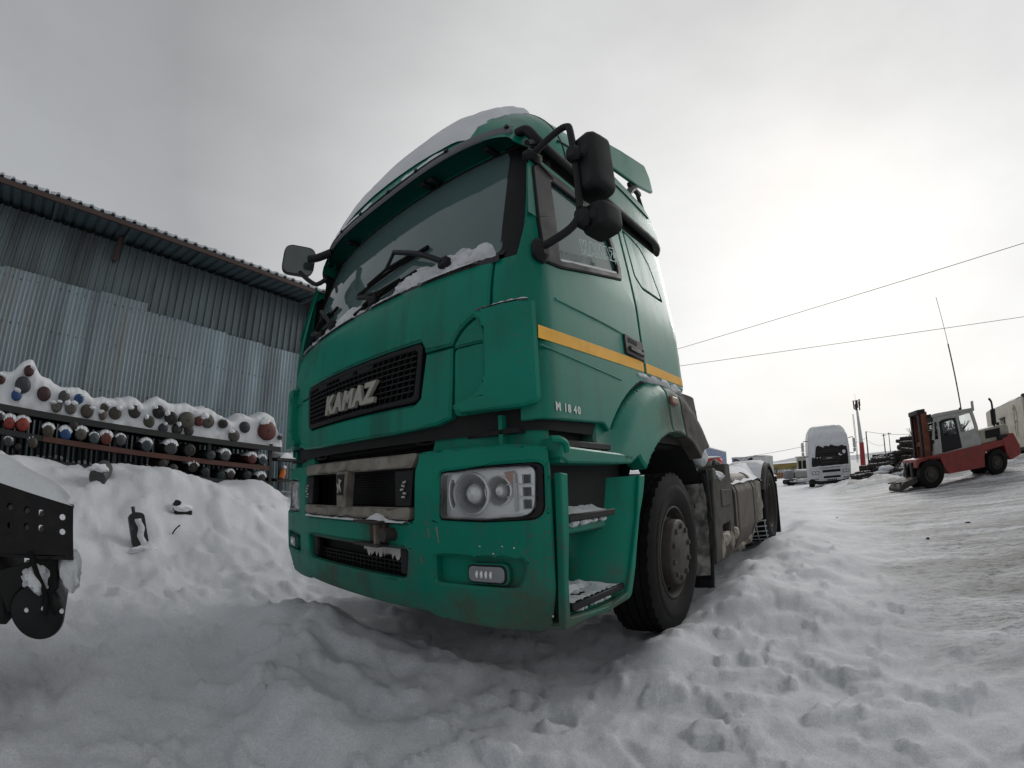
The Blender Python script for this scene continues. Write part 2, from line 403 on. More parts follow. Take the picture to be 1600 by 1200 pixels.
def fbm(x, y, s=0, o=4, g=.5):
    r = 0; a = 1.0; f = 1.0
    for i in range(o):
        r = r + a * gn(np.asarray(x) * f + 17.3 * i, np.asarray(y) * f - 9.1 * i, s + i); a *= g; f *= 2.03
    return r
def ss(a, b, x):
    t = np.clip((x - a) / (b - a), 0, 1); return t * t * (3 - 2 * t)
# ------------------------------------------------------------------ ground: one snow sheet out to the horizon
def road_mask(x, y):
    n = fbm(x * .8, y * .8, 31, 3)
    a = ss(-.5, .9, x - (2.55 - .07 * (y - 3)) + .45 * n)
    return a * ss(.2, 2.2, y + .6 * n) 
def H(x, y):
    x = np.asarray(x, float); y = np.asarray(y, float)
    dx, dy = x - 2.2, y + 1.2; D = np.hypot(dx, dy); az = np.degrees(np.arctan2(dx, dy))
    near = np.exp(-((x / 4.0) ** 2 + ((y - 2.5) / 6) ** 2))
    z = .03 * x * near
    sl = .0085 + .0085 * (1 - ss(0, 8, az))
    z = z - sl * np.minimum(np.maximum(0, D - 6), 110) * (np.cos(np.radians(np.clip(az, -90, 90))) > 0)
    # bank rising to the rack on the left
    w = -(x + .15 * y)
    pl = .98 - .20 * ss(-.6, 1.8, y) - .12 * ss(.9, 2.2, y)
    bank = pl * (ss(2.6, 4.5, w) * .72 + ss(1.2, 3.2, w) * .12 + ss(4.2, 5.2, w) * .16)
    side = ss(6.5, 3.2, y) * ss(-8.5, -5.0, y)
    z = z + bank * side
    z = z + side * ss(2.2, 4.2, w) * (.12 * fbm(x * .8 + .2 * fbm(x, y, 6, 2), y * .8, 3, 3) + .05 * (.6 - np.abs(fbm(x * 1.3 + .3 * fbm(x * 2, y * 2, 4, 2), y * 1.3, 8, 3))))
    # snow bank between white truck and forklift
    for bx, by, rx, ry, h in ((3.4, 18.6, 1.7, 1.4, .42), (2.2, 20.5, 1.3, 1.0, .26), (7.3, 15.5, 2.2, 1.6, .24), (5.6, 22.0, 4.0, 2.0, .3), (6.1, 23.0, 2.4, .9, 1.30), (2.9, 24.5, 1.1, 1.6, .3), (9.5, 20.0, 2.2, 1.0, .5), (9.2, 17.9, 1.6, .9, .12)):
        z = z + h * np.exp(-(((x - bx) / rx) ** 2 + ((y - by) / ry) ** 2)) * (1 + .35 * fbm(x * 1.6, y * 1.6, 12, 3))
    # drift ridge along the truck's left side, trough under the truck
    rd = 1.50 + .10 * np.sin(y * 1.3) + .12 * fbm(y * .9, y * 0 + 3, 5, 2)
    al = ss(1.15, 2.1, y) * ss(9.5, 5.4, y)
    rise = np.where(x < rd, ss(rd - .40, rd, x), np.exp(-((x - rd) / .75) ** 2))
    z = z + .15 * al * rise
    under = ss(1.25, .95, np.abs(x)) * ss(.0, .6, y) * ss(7.0, 6.0, y)
    z = z - .05 * under
    # churned mounds and footprints in front of the bumper
    for bx, by, rx, ry, h in ((-.02, -.38, .34, .30, .15), (.50, -.55, .30, .26, .17), (-.55, -.1, .5, .3, .11), (1.0, -.35, .45, .25, .05), (-1.3, -.5, .6, .5, .08), (1.62, .75, .35, .40, .04),
                              (1.34, .95, .12, .2, .07), (-.15, .42, .13, .11, -.11), (.12, -.02, .16, .11, -.07), (.62, -.28, .11, .10, -.08), (-.33, -.42, .10, .09, -.08), (.62, .60, .5, .3, -.04), (1.15, .42, .25, .35, -.06), (.32, -.72, .09, .08, -.06),
                              (-.45, .18, .60, .30, .15), (.55, .42, .45, .25, .07), (.25, .30, .40, .25, .06), (1.36, 1.15, .16, .35, .03), (1.9, .1, .5, .35, .04), (-1.9, .2, .35, .3, .07), (-2.3, -.7, .4, .3, .06)):
        q = ((x - bx) / rx) ** 2 + ((y - by) / ry) ** 2
        q = q * (1 + .5 * fbm(x * 4, y * 4, 77, 2))
        z = z + h * np.exp(-np.maximum(q, 0))
    rm = road_mask(x, y)
    soft = np.exp(-(D / 30) ** 2)
    lump = ((.045 + .02 * ss(.5, -1.5, x)) * fbm(x * 1.25, y * 1.25, 41, 3) + .016 * fbm(x * 2.6 + .3 * y, y * 2.6, 45, 3) + .020 * (1 - np.abs(fbm(x * 1.6 + 1.1 * y, y * 1.2, 48, 3))))
    wx, wy = x + .25 * fbm(x * 1.5, y * 1.5, 91, 2), y + .25 * fbm(x * 1.5, y * 1.5, 93, 2)
    plate = ss(.0, .05, fbm(wx * 1.1, wy * 1.1, 95, 3) - .12) + .6 * ss(.0, .04, fbm(wx * 2.3, wy * 2.3, 97, 2) - .25)
    z = z + soft * (1 - rm) * (.020 + .015 * side * ss(1.2, 3, w)) * plate * np.exp(-(D / 11) ** 2)
    z = z + soft * .030 * ss(.42, .62, fbm(x * 4.2, y * 4.2, 99, 3)) * (1 - .6 * rm) * np.exp(-(D / 9) ** 2)
    wind = .014 * fbm((x * .9 + y * .4) * 2.2, (y * .9 - x * .4) * 7, 52, 3)
    z = z + soft * (lump * (1 - .55 * rm) + wind * (1 - rm))
    # ruts and crust on the driven yard
    u_, v_ = x * .86 + y * .5, -x * .5 + y * .86
    z = z + rm * (.018 * fbm(u_ * .35, v_ * 1.6, 61, 3) + .012 * fbm(u_ * 1.5, v_ * 4.5, 64, 3) * soft)
    crust = ss(.18, .5, fbm(x * 1.7, y * 1.7, 71, 2))
    z = z + soft * crust * .022 * np.maximum(0, fbm(x * 11, y * 11, 73, 2)) * ss(-1.2, .6, x)
    z = z + np.exp(-(D / 10) ** 2) * (.005 * fbm(x * 13, y * 13, 81, 4) + .012 * np.maximum(0, fbm(x * 7 + 2 * y, y * 7, 83, 3) - .1) * (1 - rm))
    return z
def Hs(x, y): return float(H(np.array([x]), np.array([y]))[0])
NR, NA = 560, 900
rad = 0.12 * (2600 / 0.12) ** (np.linspace(0, 1, NR) ** .93)
ang = np.linspace(0, 2 * np.pi, NA, endpoint=False)
rr, aa = np.meshgrid(rad, ang, indexing='ij')
gx, gy = 2.2 + rr * np.sin(aa), -1.2 + rr * np.cos(aa)
gz = H(gx, gy)
co = np.stack([gx, gy, gz], -1).reshape(-1, 3)
co = np.vstack([co, [[2.2, -1.2, Hs(2.2, -1.2)]]])
ii = np.arange(NR - 1)[:, None] * NA; jj = np.arange(NA)[None, :]; j2 = (jj + 1) % NA
qd = np.stack([ii + jj, ii + j2, ii + NA + j2, ii + NA + jj], -1).reshape(-1, 4)[:, ::-1]
tri = np.stack([np.full(NA, NR * NA), jj[0], j2[0]], -1)[:, ::-1]
me = bpy.data.meshes.new('snow_ground')
me.vertices.add(len(co)); me.vertices.foreach_set('co', co.ravel())
me.loops.add(qd.size + tri.size); me.loops.foreach_set('vertex_index', np.concatenate([qd.ravel(), tri.ravel()]).astype(np.int32))
me.polygons.add(len(qd) + len(tri))
me.polygons.foreach_set('loop_start', np.concatenate([np.arange(len(qd)) * 4, qd.size + np.arange(len(tri)) * 3]).astype(np.int32))
me.update(calc_edges=True)
at = me.attributes.new('road', 'FLOAT', 'POINT'); at.data.foreach_set('value', road_mask(co[:, 0], co[:, 1]).astype(np.float32))
me.polygons.foreach_set('use_smooth', [True] * len(me.polygons))
gm = bpy.data.materials.new('trodden_snow'); gm.use_nodes = True
n, l = gm.node_tree.nodes, gm.node_tree.links
b = n['Principled BSDF']; b.inputs['Roughness'].default_value = .6; b.inputs['Specular IOR Level'].default_value = .25
tcx = n.new('ShaderNodeTexCoord'); atn = n.new('ShaderNodeAttribute'); atn.attribute_name = 'road'
def noise(scale, detail=6, rough=.6, mapping=None):
    q = n.new('ShaderNodeTexNoise'); q.inputs['Scale'].default_value = scale; q.inputs['Detail'].default_value = detail; q.inputs['Roughness'].default_value = rough
    if mapping:
        m_ = n.new('ShaderNodeMapping'); m_.inputs['Rotation'].default_value = (0, 0, mapping[0]); m_.inputs['Scale'].default_value = mapping[1]
        l.new(tcx.outputs['Object'], m_.inputs[0]); l.new(m_.outputs[0], q.inputs['Vector'])
    else: l.new(tcx.outputs['Object'], q.inputs['Vector'])
    return q.outputs['Fac']
def mrange(s, a, b_, c, d):
    q = n.new('ShaderNodeMapRange'); q.inputs['From Min'].default_value = a; q.inputs['From Max'].default_value = b_
    q.inputs['To Min'].default_value = c; q.inputs['To Max'].default_value = d; l.new(s, q.inputs[0]); return q.outputs[0]
def mth(op, a, b_=None, v=None):
    q = n.new('ShaderNodeMath'); q.operation = op; l.new(a, q.inputs[0])
    if b_ is not None: l.new(b_, q.inputs[1])
    if v is not None: q.inputs[1].default_value = v
    return q.outputs[0]
def cmix(f, a, bcol):
    q = n.new('ShaderNodeMix'); q.data_type = 'RGBA'; l.new(f, q.inputs['Factor'])
    if isinstance(a, tuple): q.inputs['A'].default_value = (*a, 1)
    else: l.new(a, q.inputs['A'])
    q.inputs['B'].default_value = (*bcol, 1); return q.outputs['Result']
big = noise(.9); grit = noise(16, 8, .75, (R(-30), (.55, 1.5, 1))); track = noise(1.0, 6, .65, (R(-30), (.28, 2.1, 1))); speck = noise(55, 3, .6)
c0 = cmix(mrange(big, .35, .65, 0, 1), (.69, .705, .735), (.60, .615, .645))
c0 = cmix(mth('MULTIPLY', mrange(track, .41, .58, 0, .80), atn.outputs['Fac']), c0, (.25, .24, .23))
gf = mth('MULTIPLY', mth('MULTIPLY', mrange(grit, .49, .60, 0, .95), mrange(track, .34, .54, .5, 1)), atn.outputs['Fac'])
c0 = cmix(gf, c0, (.15, .145, .14))
c0 = cmix(mrange(speck, .74, .80, 0, .5), c0, (.30, .28, .26))
gr1 = mrange(noise(170, 2, .5), .3, .7, .86, 1.10); gr2 = mrange(noise(42, 4, .7), .3, .7, .93, 1.06)
vs = n.new('ShaderNodeVectorMath'); vs.operation = 'SCALE'; l.new(c0, vs.inputs[0]); l.new(mth('MULTIPLY', gr1, gr2), vs.inputs['Scale'])
l.new(vs.outputs[0], b.inputs['Base Color'])
bu = n.new('ShaderNodeBump'); bu.inputs['Strength'].default_value = .8; bu.inputs['Distance'].default_value = .02
sm = noise(30, 8, .8); 
ad = mth('ADD', mth('MULTIPLY', sm, v=.6), mth('MULTIPLY', mth('MULTIPLY', grit, atn.outputs['Fac']), v=.9))
l.new(ad, bu.inputs['Height']); l.new(bu.outputs[0], b.inputs['Normal'])
go = link('snow_ground', me, gm, smooth=0); tag(go, kind='structure')
# ================================================================== the green tractor truck (built in its own frame: x to its left, y backwards, z up)
TR = thing('tractor_truck', 'green cab-over tractor truck in snow with KAMAZ grille letters and yellow side stripe', 'truck')
TR.matrix_world = Matrix(((0.99883, 0.00017, -0.04831, 0), (0.00017, 0.99998, 0.00695, 0), (0.04831, -0.00695, 0.99881, 0), (0, 0, 0, 1)))
# plan outline of the cab, right half from the middle of the nose round to the back wall, mirrored by sign
OL = [(x, .03 + .105 * x ** 2.2) for x in np.linspace(0, 1.12, 40)]
_e = OL[-1]; _a0 = math.atan(.105 * 2.2 * 1.12 ** 1.2); _r = (1.21 - 1.12) / (1 - math.sin(_a0))
_cx, _cy = 1.12 - _r * math.sin(_a0), _e[1] + _r * math.cos(_a0)
OL += [(_cx + _r * math.sin(t), _cy - _r * math.cos(t)) for t in np.linspace(_a0, math.pi / 2, 12)[1:]]
OL += [(1.21, y) for y in np.linspace(OL[-1][1], 1.93, 30)[1:]]
OL += [(1.09 + .12 * math.cos(t), 1.93 + .12 * math.sin(t)) for t in np.linspace(0, math.pi / 2, 8)[1:]]
OL += [(x, 2.05) for x in np.linspace(1.09, 0, 10)[1:]]
OA = np.array(OL); OS = np.concatenate([[0], np.cumsum(np.hypot(*np.diff(OA, axis=0).T))])
def ux(x): return math.copysign(float(np.interp(abs(x), OA[:52, 0], OS[:52])), x)     # arc length at x on the nose
_iy = slice(39, 82)
def uy(y, s=1): return s * float(np.interp(y, OA[_iy, 1], OS[_iy]))                    # arc length at y along the side
def taper(z): return 1 - .040 * max(0.0, min(1.0, (z - 2.05) / .75))
def wrap(u, z, dz=None):
    a = abs(u); s = 1 if u >= 0 else -1
    def P(t): return float(np.interp(t, OS, OA[:, 0])), float(np.interp(t, OS, OA[:, 1]))
    x, y = P(a); x0, y0 = P(max(a - .02, 0)); x1, y1 = P(a + .02)
    if a < .02: x0 = -x1; y0 = y1
    nx, ny = (y1 - y0), -(x1 - x0); L = math.hypot(nx, ny) or 1
    nx, ny = nx / L, ny / L
    x *= taper(z)
    if z > 1.72 and ny < -.3: y += .045 * ((z - 1.72) / .3) ** 2 * -ny                 # nose leans back under the windscreen
    return (s * x, y, z), (s * nx, ny, 0)
def side(s=1, X=1.21):
    def f(y, z): return (s * X * taper(z), y, z), (s, 0, 0)
    return f
def inset(surf, d):
    def f(u, v):
        p, n = surf(u, v); return (p[0] + n[0] * d, p[1] + n[1] * d, p[2] + n[2] * d), n
    return f
U = lambda x, z: (ux(x), z)
# ---- dark inner shell behind all the panel gaps
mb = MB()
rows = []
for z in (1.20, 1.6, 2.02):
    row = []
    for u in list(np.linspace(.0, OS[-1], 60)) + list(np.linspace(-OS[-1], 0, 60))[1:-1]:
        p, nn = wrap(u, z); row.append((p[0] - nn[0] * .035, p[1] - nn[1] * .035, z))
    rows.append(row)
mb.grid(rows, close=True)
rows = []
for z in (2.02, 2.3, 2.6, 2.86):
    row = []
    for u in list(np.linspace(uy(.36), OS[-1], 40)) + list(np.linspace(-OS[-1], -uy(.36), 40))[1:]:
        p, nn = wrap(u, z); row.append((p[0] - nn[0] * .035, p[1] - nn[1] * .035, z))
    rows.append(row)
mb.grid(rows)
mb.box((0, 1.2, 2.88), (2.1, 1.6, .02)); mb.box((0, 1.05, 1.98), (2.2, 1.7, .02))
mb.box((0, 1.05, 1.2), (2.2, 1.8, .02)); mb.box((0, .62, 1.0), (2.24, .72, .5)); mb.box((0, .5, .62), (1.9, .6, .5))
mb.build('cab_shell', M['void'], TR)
# ---- nose: upper flap and lower grille surround
gr_top = [(.64, 1.63), (.615, 1.675), (-.615, 1.675), (-.64, 1.63)]
bz = [((1 - t) ** 2 * 1.0 + 2 * t * (1 - t) * .845 + t * t * .80, (1 - t) ** 2 * 1.75 + 2 * t * (1 - t) * 1.715 + t * t * 1.615) for t in np.linspace(0, 1, 11)]
upper = [(-1.0, 2.005), (1.0, 2.005)] + bz + [(.64, 1.615)] + gr_top + [(-.64, 1.615)] + [(-a, b_) for a, b_ in bz[::-1]]
hood = panel('hood_panel', [U(*p) for p in upper], wrap, M['green'], TR, su=.07, sv=.09, thick=.03, bev=.012, lift=.014)
low = [(-.80, 1.608), (-.64, 1.608), (-.632, 1.56), (-.605, 1.40), (-.57, 1.375), (.57, 1.375), (.605, 1.40), (.632, 1.56), (.64, 1.608), (.80, 1.608), (.795, 1.45), (.785, 1.285), (.70, 1.262), (.40, 1.248), (-.40, 1.248), (-.70, 1.262), (-.785, 1.285), (-.795, 1.45)]
panel('grille_surround', [U(*p) for p in low], wrap, M['green'], TR, su=.07, sv=.09, thick=.04, bev=.012, lift=.006)
# ---- grille with frame, mesh bars, letters
gp = [(-.628, 1.668), (.628, 1.668), (.595, 1.385), (-.595, 1.385)]
ghole = [(-.595, 1.640), (.595, 1.640), (.566, 1.412), (-.566, 1.412)]
gf = panel('grille', rp([U(*p) for p in gp], .035), wrap, M['black'], TR, holes=[rp([U(*p) for p in ghole], .03)], su=.1, sv=.1, thick=.03, bev=.007, lift=.012)
gb = link('grille_backing', MB().grid([[tuple(wrap(ux(x), z)[0][i] + (0, .03, 0)[i] for i in range(3)) for x in np.linspace(-.62, .62, 16)] for z in (1.38, 1.67)]).mesh('b'), M['void'], gf)
mb = MB()
for k in range(1, 8):
    z = 1.412 + k * .0285; w = .566 + (z - 1.412) * .127
    for a, b_ in zip(np.linspace(-w, w, 15)[:-1], np.linspace(-w, w, 15)[1:]):
        p, q = wrap(ux(a), z)[0], wrap(ux(b_), z)[0]
        mb.prism([(p[0], -.012), (q[0], -.012), (q[0], .016), (p[0], .016)], lambda x, d, t, p=p, q=q, z=z: (x, p[1] + (q[1] - p[1]) * ((x - p[0]) / (q[0] - p[0])) + d, z + t), -.0035, .0035)
for k in range(1, 26):
    t = -1 + 2 * k / 26
    for r_ in range(8):
        z0 = 1.412 + r_ * .0285; z1 = z0 + .0285
        off = .3 if r_ % 2 else 0.0
        x0 = (t + off / 26) * (.566 + (z0 - 1.412) * .127); x1 = (t + (off + .35) / 26) * (.566 + (z1 - 1.412) * .127)
        p, q = wrap(ux(x0), z0)[0], wrap(ux(x1), z1)[0]
        mb.add([(p[0] - .003, p[1] - .008, z0), (p[0] + .003, p[1] - .008, z0), (q[0] + .003, q[1] - .008, z1), (q[0] - .003, q[1] - .008, z1),
                (p[0] - .003, p[1] + .016, z0), (p[0] + .003, p[1] + .016, z0), (q[0] + .003, q[1] + .016, z1), (q[0] - .003, q[1] + .016, z1)],
               [(0, 1, 2, 3), (0, 4, 5, 1), (1, 5, 6, 2), (3, 2, 6, 7), (0, 3, 7, 4)])
mb.build('mesh_bars', M['black'], gf)
for x0, x1 in ((-.42, -.30), (-.12, .04), (.08, .24)):
    MB().box(((x0 + x1) / 2, wrap(ux((x0 + x1) / 2), 1.63)[0][1] + .0, 1.628), (x1 - x0, .02, .026), bev=.004).build('clip', M['black'], gf)
for i, ch in enumerate('KAMAZ'):
    x = (-.195, -.085, .030, .142, .245)[i]
    lm = glyph(ch, .142 if ch != 'M' else .136, .010, .18, .0055, .002)
    o = link('letter', lm, M['letter'], gf, smooth=30)
    p, nn = wrap(ux(x), 1.47)
    o.matrix_local = Matrix.Translation((p[0], p[1] - .028, 1.432)) @ Matrix.Rotation(math.atan2(nn[0], -nn[1]), 4, 'Z') @ Matrix.Rotation(R(90), 4, 'X')
# ---- corner panels and air deflectors
for s in (1, -1):
    top = [(s * .0 + ux(1.006), 2.005), (uy(.172), 2.005), (uy(.150), 1.60), (ux(.812), 1.60)] + [(ux(a + .009), b_ - .006) for a, b_ in bz[::-1]]
    panel('corner_panel', [(s * a, b_) for a, b_ in top], wrap, M['green'], TR, su=.04, sv=.1, thick=.03, bev=.010, lift=.006)
    lowp = [(ux(.808), 1.598), (uy(.12), 1.598), (uy(.12), 1.29), (ux(.80), 1.29)]
    panel('corner_panel', [(s * a, b_) for a, b_ in rp(lowp, .03)], wrap, M['green'], TR, su=.04, sv=.1, thick=.03, bev=.010, lift=.002)
    df = [(ux(.925), 1.725, .04), (ux(1.02), 1.735, .0), (uy(.205), 1.735, .015), (uy(.205), 1.30, .03), (uy(.17), 1.285, .02), (ux(.86), 1.292, .05), (ux(.815), 1.325, .03), (ux(.93), 1.355, .05), (ux(.985), 1.43, .04), (ux(.985), 1.64, .03), (ux(.97), 1.685, .02)]
    d = panel('air_deflector', [(s * a, b_) for a, b_ in rp(df, .03)], wrap, M['green'], TR, su=.055, sv=.12, thick=.06, bev=.013, lift=.055)
    if s > 0:
        b_ = MB()
        rows = []
        for i, u in enumerate(np.linspace(ux(.95), uy(.19), 22)):
            p, nn = wrap(u, 1.735); q = .5 + .5 * math.sin(i * 1.7)
            rows.append([(p[0] + nn[0] * (t * .05 + .005), p[1] + nn[1] * (t * .05 + .005), 1.737 + hh * (.5 + .6 * q) * (1 if i > 8 else .5)) for t, hh in ((-.2, 0), (0, .012), (.5, .016), (.9, .008), (1.03, 0))])
        b_.grid(rows); b_.build('snow_dusting', M['snow'], d)
# ---- recessed neck under the nose, radiator gap with hoses
for s in (1, -1):
    nk = [(ux(.66), 1.25), (uy(.30), 1.25), (uy(.30), 1.12), (ux(.62), 1.12)]
    panel('neck_panel', [(s * a, b_) for a, b_ in nk], inset(wrap, -.05), M['green_low'], TR, su=.05, sv=.1, thick=.03, bev=.006)
mb = MB()
for k in range(12): mb.box((0, .20, 1.135 + k * .011), (1.3, .012, .004))
mb.build('radiator_fins', M['black'], TR)
for pts in ([(.45, .14, 1.24), (.52, .13, 1.20), (.60, .15, 1.20), (.68, .16, 1.24)], [(.50, .15, 1.25), (.58, .14, 1.22), (.66, .16, 1.19), (.74, .2, 1.2)], [(-.62, .15, 1.25), (-.58, .13, 1.2), (-.5, .15, 1.2), (-.44, .14, 1.25)]):
    MB().tube(pts, .013, 7, 4).build('hose', M['black'], TR)
# ---- bumper shell
def bsurf(u, z):
    p, nn = wrap(u, z)
    t = (z - .40) / .75
    d = .030 - .05 * max(0, t - .86) / .14 * .5 - .04 * max(0, .22 - t) / .22
    return (p[0] + nn[0] * d, p[1] + nn[1] * d, z), nn
be = uy(.225)
bo = [(-be, 1.125), (-ux(1.05), 1.150), (-ux(.66), 1.150), (-ux(.60), 1.145), (-ux(.585), 1.07), (-ux(.575), .84), (-ux(.54), .825), (ux(.54), .825), (ux(.575), .84), (ux(.585), 1.07), (ux(.60), 1.145), (ux(.66), 1.150), (ux(1.05), 1.150), (be, 1.125),
      (be, .41), (be - .05, .392), (ux(.95), .385), (ux(.66), .402), (ux(.6), .418), (-ux(.6), .418), (-ux(.66), .402), (-ux(.95), .385), (-be + .05, .392), (-be, .41)]
hl = [(.738, 1.048), (1.05, 1.062), (uy(.21) - .0, 1.062), (uy(.20), .90), (ux(1.15), .845), (1.0, .838), (.728, .842)]
def sg(poly, s): return [(s * a, b_) for a, b_ in poly]
hl = [(ux(.735), 1.050, .02), (ux(.97), 1.066, 0), (ux(1.185), 1.066, .035), (ux(1.182), .842, .06), (ux(.95), .834, 0), (ux(.724), .842, .02)]
fogr = [(ux(.70), .690, .01), (ux(1.13), .690, .03), (ux(1.10), .572, .06), (ux(.70), .572, .02)]
holes = [rp([U(-.525, .715), U(.535, .715), U(.515, .565), U(-.505, .565)], .04)]
for s in (1, -1): holes += [sg(rp(hl, .03), s), sg(rp(fogr, .03), s)]
bumper = panel('bumper', rp([tuple(p) for p in bo], .012), bsurf, M['green_low'], TR, holes=holes, su=.045, sv=.05, thick=.05, bev=.012)
# recess floors behind the fog lamps and the lower slot
for s in (1, -1):
    fl = panel('fog_recess', sg([(ux(.69), .70), (ux(1.14), .70), (ux(1.12), .56), (ux(.69), .56)], s), inset(bsurf, -.045), M['green_low'], bumper, su=.05, sv=0, thick=.01, bev=0)
panel('beam', [U(-.56, .83), U(.56, .83), U(.555, .70), U(-.55, .70)], inset(bsurf, -.022), M['green_grey'], bumper, su=.1, sv=0, thick=.03, bev=.004)
MB().box((0, .14, .64), (1.14, .02, .2)).build('slot_backing', M['void'], bumper)
mb = MB()
for k in range(26): mb.box((-.5 + k * .04, .10, .60), (.006, .03, .07))
for k in range(3): mb.box((0, .10, .585 + k * .022), (1.06, .03, .005))
mb.build('slot_mesh', M['black'], bumper)
for s in (-1, 1):
    MB().box((s * .475, .055 + .02, .64), (.075, .05, .135), bev=.012).build('slot_endpiece', M['black'], bumper)
# frost hanging in the lower slot
rows = []
rnd = np.random.RandomState(4)
for i, x in enumerate(np.linspace(.02, .46, 46)):
    dep = .045 + .075 * abs(float(gn(x * 26, 1.0, 9))) + .03 * float(gn(x * 70, 3, 8)); dep *= ss(0.0, .12, x - .0) * .9 + .1
    rows.append([(x, .092 - .006 * float(gn(x * 60, j * .7, 4)), .706 - dep * j / 4) for j in range(5)])
MB().grid(rows).build('hanging_frost', M['snowdirt'], bumper)
# snow crust on the lower lip of the slot
# ---- upper intake: two grey trims, badge, end pieces
for (z0, z1, w0, w1, nm) in ((1.078, 1.146, .565, .592, 'upper_trim'), (.838, .897, .548, .560, 'lower_trim')):
    panel(nm, rp([U(-w1, z1), U(w1, z1), U(w0, z0), U(-w0, z0)], .018), bsurf, M['strip'], TR, su=.07, sv=.02, thick=.05, bev=.014, lift=.012)
MB().box((0, .17, .985), (1.16, .02, .22)).build('intake_backing', M['void'], TR)
mb = MB()
for k in range(14): mb.box((0, .15, .895 + k * .014), (1.1, .016, .004))
mb.build('intake_fins', M['black'], TR)
for s in (1, -1):
    ep = panel('intake_endpiece', sg(rp([U(.445, 1.070), U(.572, 1.070), U(.556, .900), U(.452, .900)], .008), s), bsurf, M['black'], TR, su=.05, sv=0, thick=.04, bev=.006, lift=-.004)
    b_ = MB(); cx = s * .525; cy = bsurf(ux(cx), .98)[0][1] - .006
    for q in range(5): b_.box((cx + .012 * math.sin(q * 2.1), cy, .945 + q * .017), (.022, .005, .009), Matrix.Rotation(.5 * math.sin(q * 3), 4, 'Y'))
    b_.build('scroll_mark', M['letter'], ep)
bd = panel('badge', rp([(-.062, 1.082), (.062, 1.082), (.046, .888), (-.046, .888)], .008), bsurf, M['strip'], TR, su=.05, sv=0, thick=.05, bev=.006, lift=.022)
panel('badge_plate', rp([(-.040, 1.068), (.040, 1.068), (.032, .955), (-.032, .955)], .004), bsurf, M['black'], bd, su=0, sv=0, thick=.004, bev=.001, lift=.026)
horse = [(-.020, .966), (-.012, .966), (-.008, .985), (.004, .990), (.012, .972), (.019, .975), (.012, .998), (.008, 1.012), (.016, 1.026), (.026, 1.030), (.020, 1.038), (.006, 1.036), (-.002, 1.046), (-.008, 1.038), (-.004, 1.02), (-.014, 1.006), (-.024, 1.022), (-.028, 1.012), (-.018, .99)]
panel('galloping_horse_emblem', horse, bsurf, M['letter'], bd, su=0, sv=0, thick=.003, bev=.001, lift=.030)
# thin snow lying on the lower trim and on the tow hook
rows = []
for i, x in enumerate(np.linspace(-.52, .54, 90)):
    p, nn = bsurf(ux(x), .836); h_ = .007 + .012 * max(0, float(fbm(x * 9, 2.0, 6, 3))) + .004 * float(gn(x * 30, 5, 2)) + .02 * math.exp(-((x - .36) / .05) ** 2)
    rows.append([(x, p[1] - .016 + t * .03, .826 + hh * h_) for t, hh in ((1.1, 0), (.8, .9), (.3, 1), (-.1, .6), (-.25, 0))])
MB().grid(rows).build('snow_dusting', M['snow'], TR)
# ---- tow bracket
tb = MB().box((.345, .012, .775), (.13, .06, .10), bev=.008).build('tow_bracket', M['steel'], TR)
for z in (.826, .716): MB().box((.30, -.02, z), (.22, .075, .014), bev=.004).build('lug', M['steel'], tb)
MB().cyl((.44, .03, .77), (.44, -.045, .77), .032, n=16).build('pin', M['steel'], tb)
MB().box((.372, -.03, .765), (.016, .03, .10), bev=.003).build('latch', M['strip'], tb)
rows = []
for i in range(9):
    a = i / 8 * math.pi
    rows.append([(.345 - .06 * math.cos(a) * c_, -.02 - .03 * s_ + .02, .834 + .034 * math.sin(a) * max(0, math.cos((s_ - .2) * 1.2))) for c_, s_ in zip((1, 1, 1, 1, 1), (-1, -.4, .2, .8, 1.4))])
MB().grid(rows).build('snow_lump', M['snow'], tb)
